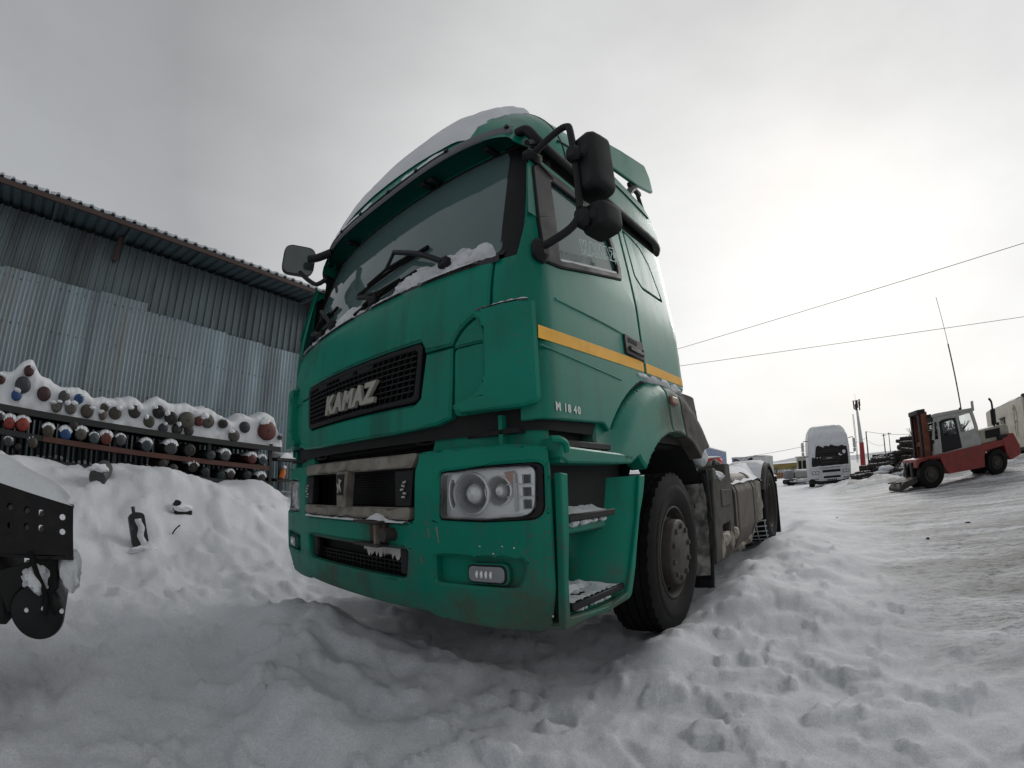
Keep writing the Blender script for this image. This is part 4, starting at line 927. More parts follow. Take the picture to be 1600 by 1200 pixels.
# ---- step wells, fenders
for s in (1, -1):
    SX = side(s, 1.25)
    # step housing: thin front jamb, curved rear shell, inner wall
    panel('step_jamb', rp([(.232, 1.02, .004), (.285, 1.015, .004), (.275, .80, 0), (.255, .60, 0), (.255, .445, 0), (.30, .44, 0), (.60, .415, 0), (.75, .44, .02), (.80, .55, .02), (.90, .80, 0), (.955, 1.0, .02), (1.03, 1.003, .01), (.99, .90, 0), (.93, .80, 0), (.88, .66, 0), (.845, .54, 0), (.79, .405, .05), (.58, .395, 0), (.40, .405, 0), (.215, .405, .01)], .004), SX, M['green_low'], TR, su=0, sv=0, thick=.03, bev=.006)
    rows = []
    for y, z0, X in ((1.01, 0, 1.235), (.965, 0, 1.235), (.90, 0, 1.19), (.83, 0, 1.12), (.77, 0, 1.04), (.70, 0, 1.0), (.30, 0, .99), (.27, 0, 1.22)):
        rows.append([(s * X, (y - (.22 if y > .6 else 0) * max(0, (1.0 - z) / .6) ** 1.2 * (1 if y > .75 else .6)), z) for z in np.linspace(.41, 1.0, 10)])
    MB().grid(rows).build('step_well', M['green_low'], TR, 60)
    MB().box((s * 1.11, .50, .412), (.25, .54, .02), bev=.006).build('step_well_floor', M['green_low'], TR)
    # upper step ledge
    panel('step_ledge', rp([(.26, 1.17), (.30, 1.125), (.60, 1.115), (.90, 1.105), (.885, 1.062), (.30, 1.058), (.24, 1.08)], .008), SX, M['green_side'], TR, su=0, sv=0, thick=.12, bev=.008)
    MB().box((s * 1.12, .48, 1.075), (.24, .46, .03)).build('step_ledge_floor', M['green_side'], TR)
    MB().box((s * 1.02, .48, 1.17), (.02, .66, .2)).build('step_back_wall', M['green_low'], TR)
    mbp = MB().tube([(s * 1.235, .20, 1.150), (s * 1.25, .24, 1.150), (s * 1.252, .275, 1.135), (s * 1.25, .285, 1.10)], .014, 8, 3).build('step_corner_cap', M['green_low'], TR)
    for z, y0, y1, x0, nm in ((1.140, .30, .70, 1.06, 0), (.835, .305, .70, 1.01, 1), (.470, .30, .755, 1.0, 2)):
        st = MB().box((s * 1.222, (y0 + y1) / 2, z), (.018, y1 - y0, .030), bev=.004)
        for k in range(5): st.box((s * (1.21 - .048 * k - .02), (y0 + y1) / 2, z + .008), (.010, y1 - y0 - .02, .012))
        for k in range(9): st.box((s * (1.215 + x0) / 2, y0 + .03 + k * (y1 - y0 - .06) / 8, z + .007), (1.215 - x0, .008, .012))
        tread = st.build('step_tread', M['black'], TR)
        MB().box((s * (1.20 + x0) / 2, (y0 + y1) / 2 - .01, z - .045), (1.19 - x0, y1 - y0 - .05, .05), bev=.01).build('step_support', M['green_dirty'], tread)
        if s > 0:
            # snow lying on the tread, thicker at the back
            rows = []
            for i, y in enumerate(np.linspace(y0 + .01, y1 - .005, 34)):
                row = []
                for j, x in enumerate(np.linspace(x0 + .0, 1.212, 14)):
                    bk = ss(1.215, x0 + .05, x); e = min(1, (y - y0) / .03, (y1 - y + .006) / .03)
                    hgt = (.006 + (.05 if nm else .012) * bk * e * (.8 + .5 * float(fbm(y * 9, x * 9, 51 + nm, 3))))
                    if nm == 2 and x > 1.09 and y < .62: hgt = .0125 - .006 * (abs((y * 21) % 1 - .5) < .12) - .02 * (float(fbm(y * 6, x * 6, 3, 2)) > .25)
                    row.append((x, y, z + .006 + hgt))
                rows.append(row)
            MB().grid(rows).build('step_snow', M['snow'], tread)
            mbq = MB()
            for k in range(5):
                lump(1.205, y0 + .08 + k * .055 + random.uniform(-.02, .02), z - .024, .02, random.uniform(.018, .042), random.uniform(.008, .016), 150 + k + 7 * nm, M['snowrough'], tread, 'snow_lump', 7)
    # fender in three sections
    def FS(y, z, s=s):
        r_ = math.hypot(y - 1.60, z - .5); o = .0
        X = 1.25 - .07 * ss(1.00, 1.14, r_) * ss(.95, 1.25, z) + .010 * ss(.82, .76, r_)
        return (s * X, y, z), (s, 0, 0)
    def ar(r, a0, a1, n=10): return [(1.60 + r * math.cos(R(a)), .50 + r * math.sin(R(a))) for a in np.linspace(a0, a1, n)]
    inn = ar(.765, 140, 96, 12); 
    f1 = [(.60, 1.068), (.905, 1.068), (.985, 1.10)] + [p for p in inn if p[0] > 1.02] + [(1.50, 1.40), (1.47, 1.575)] + ar(1.10, 96, 138, 9)[1:] + [(.665, 1.30), (.61, 1.15)]
    panel('fender', f1, FS, M['green_dirty'], TR, su=.03, sv=.03, thick=.10, bev=.014)
    f2 = [(1.525, 1.262)] + ar(.765, 92, 78, 6) + [(1.77, 1.30), (1.73, 1.42), (1.73, 1.585), (1.485, 1.578), (1.515, 1.40)]
    panel('fender', f2, FS, M['green_dirty'], TR, su=.06, sv=.06, thick=.10, bev=.010)
    f3 = [(1.78, 1.24)] + ar(.765, 75, 52, 7) + [(2.22, 1.175), (2.36, 1.195), (2.33, 1.40), (2.28, 1.592), (2.24, 1.60), (1.745, 1.59), (1.745, 1.425), (1.785, 1.30)]
    panel('fender', f3, FS, M['mud'], TR, su=.06, sv=.06, thick=.10, bev=.010)
    MB().box((s * 1.256, 1.575, 1.47), (.03, .13, .055), bev=.012).build('side_repeater', M['repeater'], TR)
    # ledge on top and dark inner arch
    MB().grid([[(s * X, y, 1.585 - .012 * (X > 1.2)) for X in (1.04, 1.10, 1.15)] for y in np.linspace(1.12, 2.18, 12)]).build('fender_ledge', M['green_dirty'], TR)
    MB().grid([[(s * X, 1.60 + .79 * math.cos(R(a)), .50 + .79 * math.sin(R(a))) for X in (.70, .9, 1.17)] for a in np.linspace(20, 160, 24)]).build('wheel_arch_liner', M['void'], TR)
    if s > 0:
        FSNOW = True
    # mud flap behind the front wheel, caked with slush
    rows = []
    for i, z in enumerate(np.linspace(.10, 1.02, 26)):
        rows.append([(s * x, 2.30 + .05 * math.sin((z) * 3) + (.04 * float(fbm(x * 7, z * 7, 71, 3)) if j else 0), z) for j, x in enumerate(np.linspace(1.215, .80, 14))])
    fp = MB().grid(rows).build('mud_flap', M['black'], TR); md = fp.modifiers.new('thickness', 'SOLIDIFY'); md.thickness = .012
    rows = []
    for z in np.linspace(.20, .92, 40):
        rows.append([(s * x, 2.272 + .05 * math.sin(z * 3) - .045 * max(0, float(fbm(x * 6, z * 6, 75, 3)) + .15 * ss(.2, .6, z)) , z) for x in np.linspace(1.19, .84, 22)])
    MB().grid(rows).build('caked_slush', mat('grey_slush', (.27, .26, .24), .8, var=.6, scale=12, dirt=(.012, .012, .012), damt=1, dscale=10, dlo=.47, bump=.8, bscale=40) if s > 0 else bpy.data.materials['grey_slush'], fp)
# ---- wheels
def tyre_mesh(rad, w, nm):
    """lathe about X, outer face at +x; ribbed tread with shoulder notches"""
    h_ = w / 2
    half = [(h_ * .74, .292), (h_ * .80, .300), (h_ * .90, .335), (h_ * 1.0, .395), (h_ * 1.0, .43), (h_ * .985, .432), (h_ * .985, .437), (h_ * .97, .46), (h_ * .90, .492), (h_ * .86, rad - .012)]
    tread = []
    for k, (a, b_) in enumerate(((.84, .56), (.50, .22), (.16, -.16), (-.22, -.50), (-.56, -.84))):
        tread += [(h_ * a, rad), (h_ * b_, rad), (h_ * (b_ - .0), rad - .014), (h_ * (b_ - .06), rad - .014)] if k < 4 else [(h_ * a, rad), (h_ * b_, rad)]
    prof = [(t, r) for t, r in half] + tread + [(-t, r) for t, r in half[::-1]]
    k = rad / .515
    prof = [(t, r * k if r > .31 else r) for t, r in prof]
    n = 120; v = []; f = []; m = len(prof)
    for i in range(n):
        a = 2 * math.pi * i / n; c, q = math.cos(a), math.sin(a)
        for t, r in prof:
            if r > rad - .005 and abs(t) > h_ * .5 and (i % 3 == 0): r -= .013
            v.append((t, r * c, r * q))
    for i in range(n):
        j = (i + 1) % n
        for q in range(m - 1): f.append((i * m + q, j * m + q, j * m + q + 1, i * m + q + 1))
    mb = MB(); mb.add(v, f); return mb.mesh(nm)
TY = tyre_mesh(.515, .305, 'tyre')
def make_wheel(kind):
    w = bpy.data.objects.new('wheel', None); COL.objects.link(w); w.parent = TR; w.empty_display_size = .2
    t = link('tyre', TY, M['rubber'], w, 50)
    mb = MB()
    if kind == 'front':
        mb.lathe([(.118, .300), (.128, .298), (.130, .288), (.118, .282), (.09, .278), (.06, .272), (.045, .268), (.050, .258), (.066, .238), (.085, .215), (.095, .200), (.095, .0)], n=48)
        rim = mb.build('rim', M['steelrim'], w)
        hb = MB()
        for k in range(10):
            a = 2 * math.pi * (k + .5) / 10
            hb.cyl((.050, .240 * math.cos(a), .240 * math.sin(a)), (.072, .246 * math.cos(a), .246 * math.sin(a)), .024, n=12)
            hb.build('hand_hole', M['void'], rim); hb = MB()
        MB().lathe([(.08, .215), (.150, .210), (.160, .205), (.165, .195), (.165, .0)], n=40).build('hub', M['steelrim'], w)
        for k in range(10):
            a = 2 * math.pi * k / 10
            nb = MB(); nb.cyl((.162, .165 * math.cos(a), .165 * math.sin(a)), (.180, .165 * math.cos(a), .165 * math.sin(a)), .020, .016, n=12)
            nb.build('wheel_nut', M['steelrim'], w)
    else:
        mb.lathe([(.118, .300), (.128, .298), (.130, .286), (.118, .280), (.06, .27), (.0, .262), (-.05, .250), (-.062, .225), (-.066, .17), (-.066, .16), (.04, .15), (.05, .12), (.05, .0)], n=48)
        rim = mb.build('rim', M['steelrim'], w)
        hb = MB()
        for k in range(8):
            a = 2 * math.pi * (k + .5) / 8
            hb.cyl((-.062, .225 * math.cos(a), .225 * math.sin(a)), (-.048, .225 * math.cos(a), .225 * math.sin(a)), .026, n=10)
            hb.build('hand_hole', M['void'], rim); hb = MB()
        nb = MB()
        for k in range(10):
            a = 2 * math.pi * k / 10; MB().cyl((-.066, .195 * math.cos(a), .195 * math.sin(a)), (-.035, .195 * math.cos(a), .195 * math.sin(a)), .014, n=6).build('wheel_nut', M['steelrim'], w)
        rows = []
        for i in range(30):
            a = R(200) + i / 29 * R(140)
            rows.append([(-.05 + .10 * q * (.5 + .5 * float(gn(i * .4, q * 3, 5))), r * math.sin(a), r * math.cos(a) * -1 * -1) for q, r in ((.2, .262), (.7, .24), (.6, .19), (.1, .15))])
        MB().grid(rows).build('packed_snow', M['snowrough'], w)
    return w
wf = make_wheel('front'); wf.matrix_local = Matrix.Translation((1.045, 1.60, .50)) @ Matrix.Rotation(R(3), 4, 'Z') @ Matrix.Rotation(R(14), 4, 'X')
w2 = dup(wf, TR); w2.matrix_local = Matrix.Translation((-1.045, 1.60, .50)) @ Matrix.Rotation(R(183), 4, 'Z')
wr = make_wheel('rear'); wr.matrix_local = Matrix.Translation((1.065, 5.37, .50))
w3 = dup(wr, TR); w3.matrix_local = Matrix.Translation((-1.065, 5.37, .50)) @ Matrix.Rotation(R(180), 4, 'Z')
for s in (1, -1):
    w4 = bpy.data.objects.new('wheel', None); COL.objects.link(w4); w4.parent = TR; w4.location = (s * .72, 5.37, .5)
    link('tyre', TY, M['rubber'], w4, 0)
# snow packed in the rear tread
mb = MB()
for k in range(-2, 9):
    a = R(215 + k * 9)
    for x0, x1 in ((.93, 1.06), (1.07, 1.20)):
        p = Vector((0, 5.37 + .516 * math.cos(a), .5 + .516 * math.sin(a)))
        mb.box((p.x + (x0 + x1) / 2, p.y, p.z), (x1 - x0, .010, .014), Matrix.Rotation(a, 4, 'X') @ Matrix.Rotation(.3 * random.uniform(-1, 1), 4, 'X'))
    for x in (.95, 1.065, 1.18):
        p = Vector((x, 5.37 + .516 * math.cos(a + .08), .5 + .516 * math.sin(a + .08)))
        mb.box(p, (.012, .07, .008), Matrix.Rotation(a + math.pi / 2, 4, 'X'))
mb.build('tread_snow', M['snow'], TR)
# ---- chassis
for s in (1, -1):
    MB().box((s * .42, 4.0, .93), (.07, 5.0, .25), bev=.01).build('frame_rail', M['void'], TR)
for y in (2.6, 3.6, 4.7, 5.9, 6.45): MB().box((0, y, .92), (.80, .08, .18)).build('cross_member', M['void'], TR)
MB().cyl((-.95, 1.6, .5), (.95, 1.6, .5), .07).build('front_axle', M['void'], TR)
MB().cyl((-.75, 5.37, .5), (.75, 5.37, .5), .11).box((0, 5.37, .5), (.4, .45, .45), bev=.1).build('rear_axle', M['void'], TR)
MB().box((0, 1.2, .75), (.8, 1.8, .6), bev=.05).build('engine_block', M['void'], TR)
# battery / equipment box behind the front wheel
bx = [(2.44, 1.015), (2.57, 1.012), (2.60, .955), (2.86, .950), (2.875, .99), (2.885, 1.07), (3.06, 1.07), (3.07, .95), (3.09, .62), (3.05, .33), (3.02, .26), (2.42, .262)]
def BS(y, z): return (1.215, y, z), (1, 0, 0)
bb = panel('equipment_box', rp(bx, .012), BS, M['mud'], TR, holes=[rp([(2.66, .55), (2.92, .55), (2.90, .42), (2.66, .42)], .015)], su=.2, sv=.2, thick=.32, bev=.012)
panel('box_plate', rp([(2.66, .85), (2.98, .84), (2.97, .70), (2.66, .70)], .012), BS, M['mud'], bb, su=0, sv=0, thick=.01, bev=.006, lift=.010)
MB().box((1.10, 2.8, .48), (.03, .34, .2)).build('hollow', M['void'], bb)
MB().box((1.18, 2.48, .98), (.09, .085, .10), bev=.01).build('bracket', M['green_dirty'], bb)
M['ice'] = mat('yellowish_ice', (.30, .265, .215), .6, var=.25, bump=.5, bscale=30)
lump(1.2, 2.77, .42, .04, .15, .06, 3, M['ice'], bb, 'ice_lump'); lump(1.21, 2.92, .38, .03, .05, .08, 5, M['ice'], bb, 'ice_lump'); lump(1.2, 3.08, .43, .05, .06, .06, 8, M['ice'], bb, 'ice_lump'); lump(1.2, 2.62, .36, .03, .04, .09, 13, M['ice'], bb, 'ice_lump')
lump(1.14, 2.72, .965, .10, .13, .05, 9, M['snow'], bb)
# fuel tank
tk = rp([(.66, .985), (1.12, .985, .16), (1.205, .80, .10), (1.205, .42, .12), (1.13, .22, .10), (.66, .22)], .06, 8)
mb = MB(); mb.prism(tk, lambda x, z, t: (x, t, z), 3.22, 4.28)
tko = mb.build('fuel_tank', M['tank'], TR, 30)
for y in (3.30, 4.12):
    mb = MB(); mb.prism([((x - .93) * 1.02 + .93, (z - .6) * 1.02 + .6) for x, z in tk], lambda x, z, t: (x, t, z), y, y + .05)
    mb.build('tank_strap', M['mud'], tko, 30)
for k, (y, z, q) in enumerate(((3.2, .28, .06), (3.7, .22, .06), (4.1, .25, .08), (4.25, .30, .09))): lump(1.08, y, z, .08, .10, q, 20 + k, M['ice'], tko, 'ice_lump')
# second box between tank and rear wheel, caked
MB().box((1.06, 4.52, .62), (.28, .38, .52), bev=.04).build('side_guard', mat('salt_caked_box', (.20, .18, .15), .75, var=.3, dirt=(.12, .11, .09), damt=.8, dscale=7, bump=.4, bscale=30), TR)
lump(1.02, 4.52, .58, .20, .16, .22, 31, M['ice'], TR, 'ice_lump')
# snow over the chassis behind the cab
rows = []
for y in np.linspace(2.45, 6.3, 60):
    rows.append([(x, y, .99 + .07 * ss(2.4, 3.2, y) + .03 * float(fbm(x * 3, y * 2.2, 91, 4)) + .05 * ss(4.6, 5.3, y) * (abs(x) < 1.0) - .18 * ss(.95, 1.2, abs(x)) * (1 - .0 * y)) for x in np.linspace(-1.2, 1.19, 30)])
MB().grid(rows).build('chassis_snow', mat('snow_with_dark_patches', (.74, .75, .77), .7, var=.08, dirt=(.03, .03, .03), damt=1, dscale=2.3, dlo=.62, bump=.5, bscale=40), TR)
fw = MB().lathe([(0, .0), (0, .45), (-.06, .46), (-.1, .40)], (0, 5.2, 1.20), 'Z', 28).build('fifth_wheel', M['steel'], TR)
for pts in ([(.55, 2.35, 1.30), (.6, 2.7, 1.05), (.7, 3.2, 1.09), (.8, 3.5, 1.10)], [(.9, 3.55, 1.0), (.92, 3.6, 1.12), (.9, 3.75, 1.13), (.85, 4.1, 1.1)]):
    MB().tube(pts, .022, 6, 4).build('hose', M['black'], TR)
lump(1.06, 2.55, 1.13, .10, .10, .09, 41, M['snow'], TR)
for k, (y, ly, lz) in enumerate(((1.22, .11, .022), (1.40, .14, .040), (1.58, .16, .058), (1.75, .13, .045), (1.87, .08, .022))): lump(1.165, y, 1.585, .055, ly, lz, 140 + k, M['snow'], TR, 'fender_snow')
# rear fenders and flaps
for s in (1, -1):
    rows = []
    for a in np.linspace(12, 155, 26):
        rows.append([(s * x, 5.37 + (.60 + dr_) * math.cos(R(a)), .50 + (.585 + dr_) * math.sin(R(a))) for x, dr_ in ((.62, 0), (.85, .0), (1.16, .0), (1.215, -.01), (1.225, -.05))])
    rf_ = MB().grid(rows).build('rear_fender', M['mud'], TR); md = rf_.modifiers.new('thickness', 'SOLIDIFY'); md.thickness = .012
    MB().box((s * .95, 6.12, .40), (.50, .015, .75), Matrix.Rotation(R(6), 4, 'X')).build('mud_flap', M['black'], TR)
    if s > 0:
        rows = []
        for a in np.linspace(60, 140, 24):
            rows.append([(x, 5.37 + (.60 + hh) * math.cos(R(a)), .50 + (.59 + hh * (1 + .5 * float(fbm(x * 5, a * .08, 17, 3)))) * math.sin(R(a))) for x, hh in ((.62, .03), (.75, .05), (.95, .05), (1.10, .035), (1.17, .004))])
        MB().grid(rows).build('fender_snow', M['snow'], rf_)
MB().box((0, 6.5, .85), (2.3, .08, .12)).build('rear_beam', M['void'], TR)
# ---- mirrors on the left door
def housing(c, size, rz, rx=0.0):
    w_, d_, h_ = size; mb = MB(); sec = []
    for t, k in ((-.5, .62), (-.42, .84), (-.25, .97), (.1, 1.0), (.42, 1.0), (.5, .97)):
        sec.append([(x * k, t * d_, z * (k * .5 + .5)) for x, z in rp([(-w_ / 2, -h_ / 2), (w_ / 2, -h_ / 2), (w_ / 2, h_ / 2), (-w_ / 2, h_ / 2)], min(w_, h_) * .30, 7)])
    mb.grid(sec, close=True); k = len(mb.v); mb.v += [tuple(p) for p in sec[0]]; mb.f.append(tuple(range(k, k + len(sec[0]))))
    m = Matrix.Translation(c) @ Matrix.Rotation(rz, 4, 'Z') @ Matrix.Rotation(rx, 4, 'X')
    mb.v = [tuple(m @ Vector(p)) for p in mb.v]
    g = MB(); fc = [m @ Vector((x * .95, .44 * d_, z * .95)) for x, z in rp([(-w_ / 2, -h_ / 2), (w_ / 2, -h_ / 2), (w_ / 2, h_ / 2), (-w_ / 2, h_ / 2)], min(w_, h_) * .22, 5)]
    g.add(fc, [tuple(range(len(fc)))])
    return mb, g
arm = MB().tube([(1.20, .235, 2.005), (1.30, .24, 2.02), (1.385, .26, 2.06), (1.425, .27, 2.12), (1.425, .29, 2.25), (1.425, .30, 2.45), (1.42, .30, 2.66), (1.405, .30, 2.695), (1.36, .30, 2.70), (1.27, .29, 2.66), (1.18, .29, 2.615)], .0185, 10, 4).build('mirror_arm', M['black'], TR)
MB().box((1.215, .245, 2.00), (.07, .10, .12), bev=.03).build('arm_base', M['black'], arm)
MB().box((1.175, .30, 2.615), (.08, .12, .07), bev=.025).build('arm_base', M['black'], arm)
MB().box((1.172, .40, 2.575), (.05, .16, .05), Matrix.Rotation(R(-12), 4, 'X'), bev=.02).build('arm_base', M['black'], arm)
for c, sz, rz in (((1.474, .36, 2.425), (.165, .13, .37), R(-14)), ((1.482, .35, 2.10), (.155, .12, .145), R(-12))):
    hb, hg = housing(c, sz, rz, R(-3)); o = hb.build('mirror', M['black'], TR, 50); hg.build('mirror_glass', M['mirrorglass'], o)
    MB().box((1.432, .29, c[2] + (.05 if sz[2] > .3 else .0)), (.075, .075, .09 if sz[2] > .3 else .10), bev=.02).box((1.48, .305, c[2] + (.05 if sz[2] > .3 else .0)), (.06, .06, .07), bev=.015).build('clamp', M['black'], o)
# front mirror hanging off the right corner of the brow
hb, hg = housing((-1.10, .06, 2.85), (.27, .10, .25), R(-106), R(-8)); o = hb.build('front_mirror', M['black'], TR, 50); hg.build('mirror_glass', M['mirrorglass'], o)
MB().tube([(-.96, .09, 2.82), (-.90, .15, 2.83), (-.80, .22, 2.86)], .034, 8, 3).tube([(-1.03, .06, 2.72), (-.92, .09, 2.62), (-.84, .14, 2.56), (-.78, .19, 2.60)], .018, 8, 3).build('mirror_arm', M['black'], o)
# ================================================================== corrugated metal shed on the left
M['zinc'] = mat('weathered_zinc', (.29, .365, .395), .42, .30, var=.25, scale=2.0, dirt=(.14, .155, .165), damt=.8, dscale=1.6, dlo=.46, stretch=(1, 1, .12))
M['zinc2'] = mat('rust_streaked_zinc', (.25, .30, .325), .5, .30, var=.25, scale=2.5, dirt=(.19, .16, .125), damt=.8, dscale=5.0, dlo=.52, stretch=(1, 1, .10))
M['zincdark'] = mat('dull_grey_sheet', (.12, .15, .16), .5, .25, var=.2, scale=2, dirt=(.06, .055, .05), damt=.7, dscale=2.5, dlo=.47, stretch=(1, 1, .15))
M['soffit'] = mat('bluish_roof_sheet', (.10, .14, .155), .5, .35, var=.15)
M['brownpaint'] = mat('brown_painted_steel', (.05, .028, .022), .6, var=.2, dirt=(.05, .035, .03), damt=.6, dscale=6)
M['wood'] = mat('old_timber', (.085, .062, .045), .85, var=.3, scale=8, bump=.3)
SH = thing('metal_shed', 'grey corrugated metal shed with patched sheet walls behind the snowy cylinder rack', 'shed', (-6.9, 0, 0), R(98.5))
def corrug(x0, x1, z0, z1, pitch, depth, kind, y=0.0, jit=0.0):
    """sheet standing in the plane Y = y with vertical waves (or trapezoid ribs)"""
    xs, ys_ = [], []
    if kind == 'wave':
        n = max(4, int((x1 - x0) / pitch * 8))
        for i in range(n + 1):
            x = x0 + (x1 - x0) * i / n; xs.append(x); ys_.append(y - depth * .5 * (1 + math.sin(2 * math.pi * x / pitch)))
    else:
        x = x0
        k = int((x1 - x0) / pitch + .5); p = (x1 - x0) / k
        for i in range(k):
            for t, d in ((0, 0), (.56, 0), (.64, 1), (.82, 1), (.90, 0)): xs.append(x0 + (i + t) * p); ys_.append(y - d * depth)
        xs.append(x1); ys_.append(y)
    rows = []
    for q in (0, .33, .66, 1):
        rows.append([(x, yy + jit * math.sin(q * 9 + x * 2), z0 + (z1 - z0) * q) for x, yy in zip(xs, ys_)])
    return MB().grid(rows)
lows = [(-5.95, -5.1, 3.84, 0), (-5.1, -4.25, 3.90, 1), (-4.25, -3.38, 3.83, 0), (-3.40, -2.50, 3.86, 2), (-2.52, -1.62, 3.84, 0), (-1.64, -.74, 3.88, 2), (-.76, .12, 3.74, 2), (.10, .95, 3.72, 0), (.93, 1.80, 3.69, 0), (1.78, 2.84, 3.66, 1)]
for i, (a, b_, zt, k) in enumerate(lows):
    o = corrug(a, b_, .2, zt + .0, .078, .030, 'wave', -.012 - .004 * (i % 2), .003).build('wall_sheet', (M['zinc'], M['zinc'], M['zinc2'])[k], SH, 0)
    if i % 3 == 0: o['label'] = 'fine corrugated wall sheet with rust streaks' if k == 2 else 'fine corrugated wall sheet'
for i in range(8):
    a = -5.95 + i * 1.1; corrug(a, a + 1.1 if i < 7 else 2.84, 3.45, 4.86, .157, .045, 'rib', .045 + .004 * (i % 2)).build('wall_sheet', M['zincdark'], SH, 0)
# nail heads in a few rows
mb = MB()
for z in (3.72, 3.0, 2.2):
    for i in range(60):
        x = -5.8 + i * .144 + random.uniform(-.01, .01); mb.cyl((x, -.042, z + random.uniform(-.02, .02)), (x, -.030, z), .008, n=6)
tag(mb.build('nail', M['void'], SH), kind='stuff')
for i in range(9):                                      # roof sheets reaching out over the wall
    a = -6.0 + i * .995; b_ = a + .995
    xs = []; 
    rows = []
    for y, z in ((-.78, 4.93), (.3, 4.98), (4.5, 5.35)):
        row = []
        k = 5
        for j in range(k):
            for t, d in ((0, 0), (.5, 0), (.6, 1), (.84, 1), (.94, 0)): row.append((a + (j + t) * .199, y, z + .036 * d))
        row.append((b_, y, z)); rows.append(row)
    o = MB().grid(rows).build('roof_sheet', M['soffit'], SH, 0); md = o.modifiers.new('thickness', 'SOLIDIFY'); md.thickness = .004
    mb = MB()                                           # snow on the sheet, showing as teeth at the eave
    rows = []
    for j in range(60):
        x = a + .995 * j / 60 + .0001; ph = ((x + 6.0) % .199) / .199
        th = .045 * (1 if .0 < ph < .55 else .35) + .030 * max(0, float(fbm(x * 2.2, 3, 5, 3))) + .018
        base = 4.935 + (.036 if .58 < ph < .88 else .002)
        ov = -.80 - .03 * float(fbm(x * 6, 1, 8, 2))
        rows.append([(x, ov + .03, base), (x, ov, base + th * .5), (x, ov + .05, base + th), (x, .3, base + .05 + th), (x, 4.4, base + .42 + th)])
    mb.grid(rows).build('roof_snow', M['snow'], o)
MB().box((-1.55, -.76, 4.885), (8.95, .05, .085), bev=.006).build('fascia_beam', M['brownpaint'], SH)
for i in range(7): MB().box((-5.6 + i * 1.38, -.36, 4.905), (.06, .74, .05)).build('rafter', M['soffit'], SH)
MB().box((-1.55, -.06, 4.70), (.085, .09, .46), Matrix.Rotation(R(8), 4, 'X'), bev=.008).build('wall_bracket', M['brownpaint'], SH)
MB().box((2.86, -.33, 4.74), (.06, .70, .30), bev=.01).build('end_board', M['wood'], SH)
MB().box((2.86, 2.2, 2.4), (.03, 4.6, 5.1)).build('end_wall', M['zincdark'], SH)
MB().box((-1.6, 4.5, 2.4), (8.9, .03, 5.1)).build('rear_wall', M['zincdark'], SH)
MB().box((-6.0, 2.2, 2.4), (.03, 4.6, 5.1)).build('end_wall', M['zincdark'], SH)
# ================================================================== rack of old gas cylinders
RK = thing('storage_rack', 'long dark steel rack loaded with old cylinders along the shed wall', 'rack', (-5.6, 0, 0), R(98.5))
shz = {'t': lambda s: 1.566 - .026 * s, 'm': lambda s: 1.225 - .036 * s, 'b': lambda s: .93 - .03 * s}
M['racksteel'] = mat('dark_rack_steel', (.022, .026, .027), .6, .2, dirt=(.06, .04, .03), damt=.5, dscale=4)
M['redbeam'] = mat('faded_red_beam', (.095, .036, .026), .65, var=.25, dirt=(.04, .03, .026), damt=.7, dscale=3)
def bar(k, s0, s1, m, h_, y=-.03, d=.06, dz=0.0):
    f = shz[k]; mb = MB(); z0, z1 = f(s0) + dz, f(s1) + dz
    mb.add([(s, yy, z) for s, zz in ((s0, z0), (s1, z1)) for yy in (y, y + d) for z in (zz - h_, zz)], [(0, 1, 3, 2), (4, 6, 7, 5), (0, 4, 5, 1), (2, 3, 7, 6), (0, 2, 6, 4), (1, 5, 7, 3)])
    return mb.build('shelf_beam', m, RK, 0)
bar('t', -4.6, 1.88, M['racksteel'], .085); bar('t', -4.6, 1.88, M['racksteel'], .08, .80)
bar('m', -2.08, 1.66, M['redbeam'], .075)['label'] = 'faded red shelf beam'; bar('m', -4.6, -2.09, M['racksteel'], .075); bar('m', -4.6, 1.7, M['racksteel'], .07, .80)
bar('b', -4.6, 1.75, M['racksteel'], .07); bar('b', -4.6, 1.75, M['racksteel'], .07, .80)
for k in 'tmb':
    f = shz[k]; mb = MB(); mb.add([(-4.6, .03, f(-4.6) - .05), (1.8, .03, f(1.8) - .05), (1.8, .8, f(1.8) - .05), (-4.6, .8, f(-4.6) - .05)], [(0, 1, 2, 3)])
    mb.build('shelf_board', M['racksteel'], RK, 0)
for s in (-4.5, -2.9, -1.0, .55, 1.72):
    for y in (0.05, .8): MB().box((s, y, .75), (.06, .05, 1.62)).build('post', M['racksteel'], RK)
for s in np.arange(-4.55, 1.7, .095):
    pass
mb = MB()
for i in range(66): mb.box((-4.55 + i * .096, .86, .9), (.05, .02, 1.3))
tag(mb.build('back_slat', M['racksteel'], RK), kind='stuff')
EX = thing('low_rack', 'low black steel frame with snow on top beside the truck nose', 'rack', (-5.6, 0, 0), R(98.5))
for z in (1.30, .92): MB().box((2.45, .4, z), (1.2, .8, .05)).build('shelf', M['racksteel'], EX)
for s in (1.92, 3.0):
    for y in (.04, .76): MB().box((s, y, .7), (.05, .05, 1.3)).build('post', M['racksteel'], EX)
def PAL(n, c, d=(.05, .045, .04), a=.55): M[n] = mat('cylinder_' + n, c, .55, .1, var=.2, scale=8, dirt=d, damt=a, dscale=8, dlo=.5)
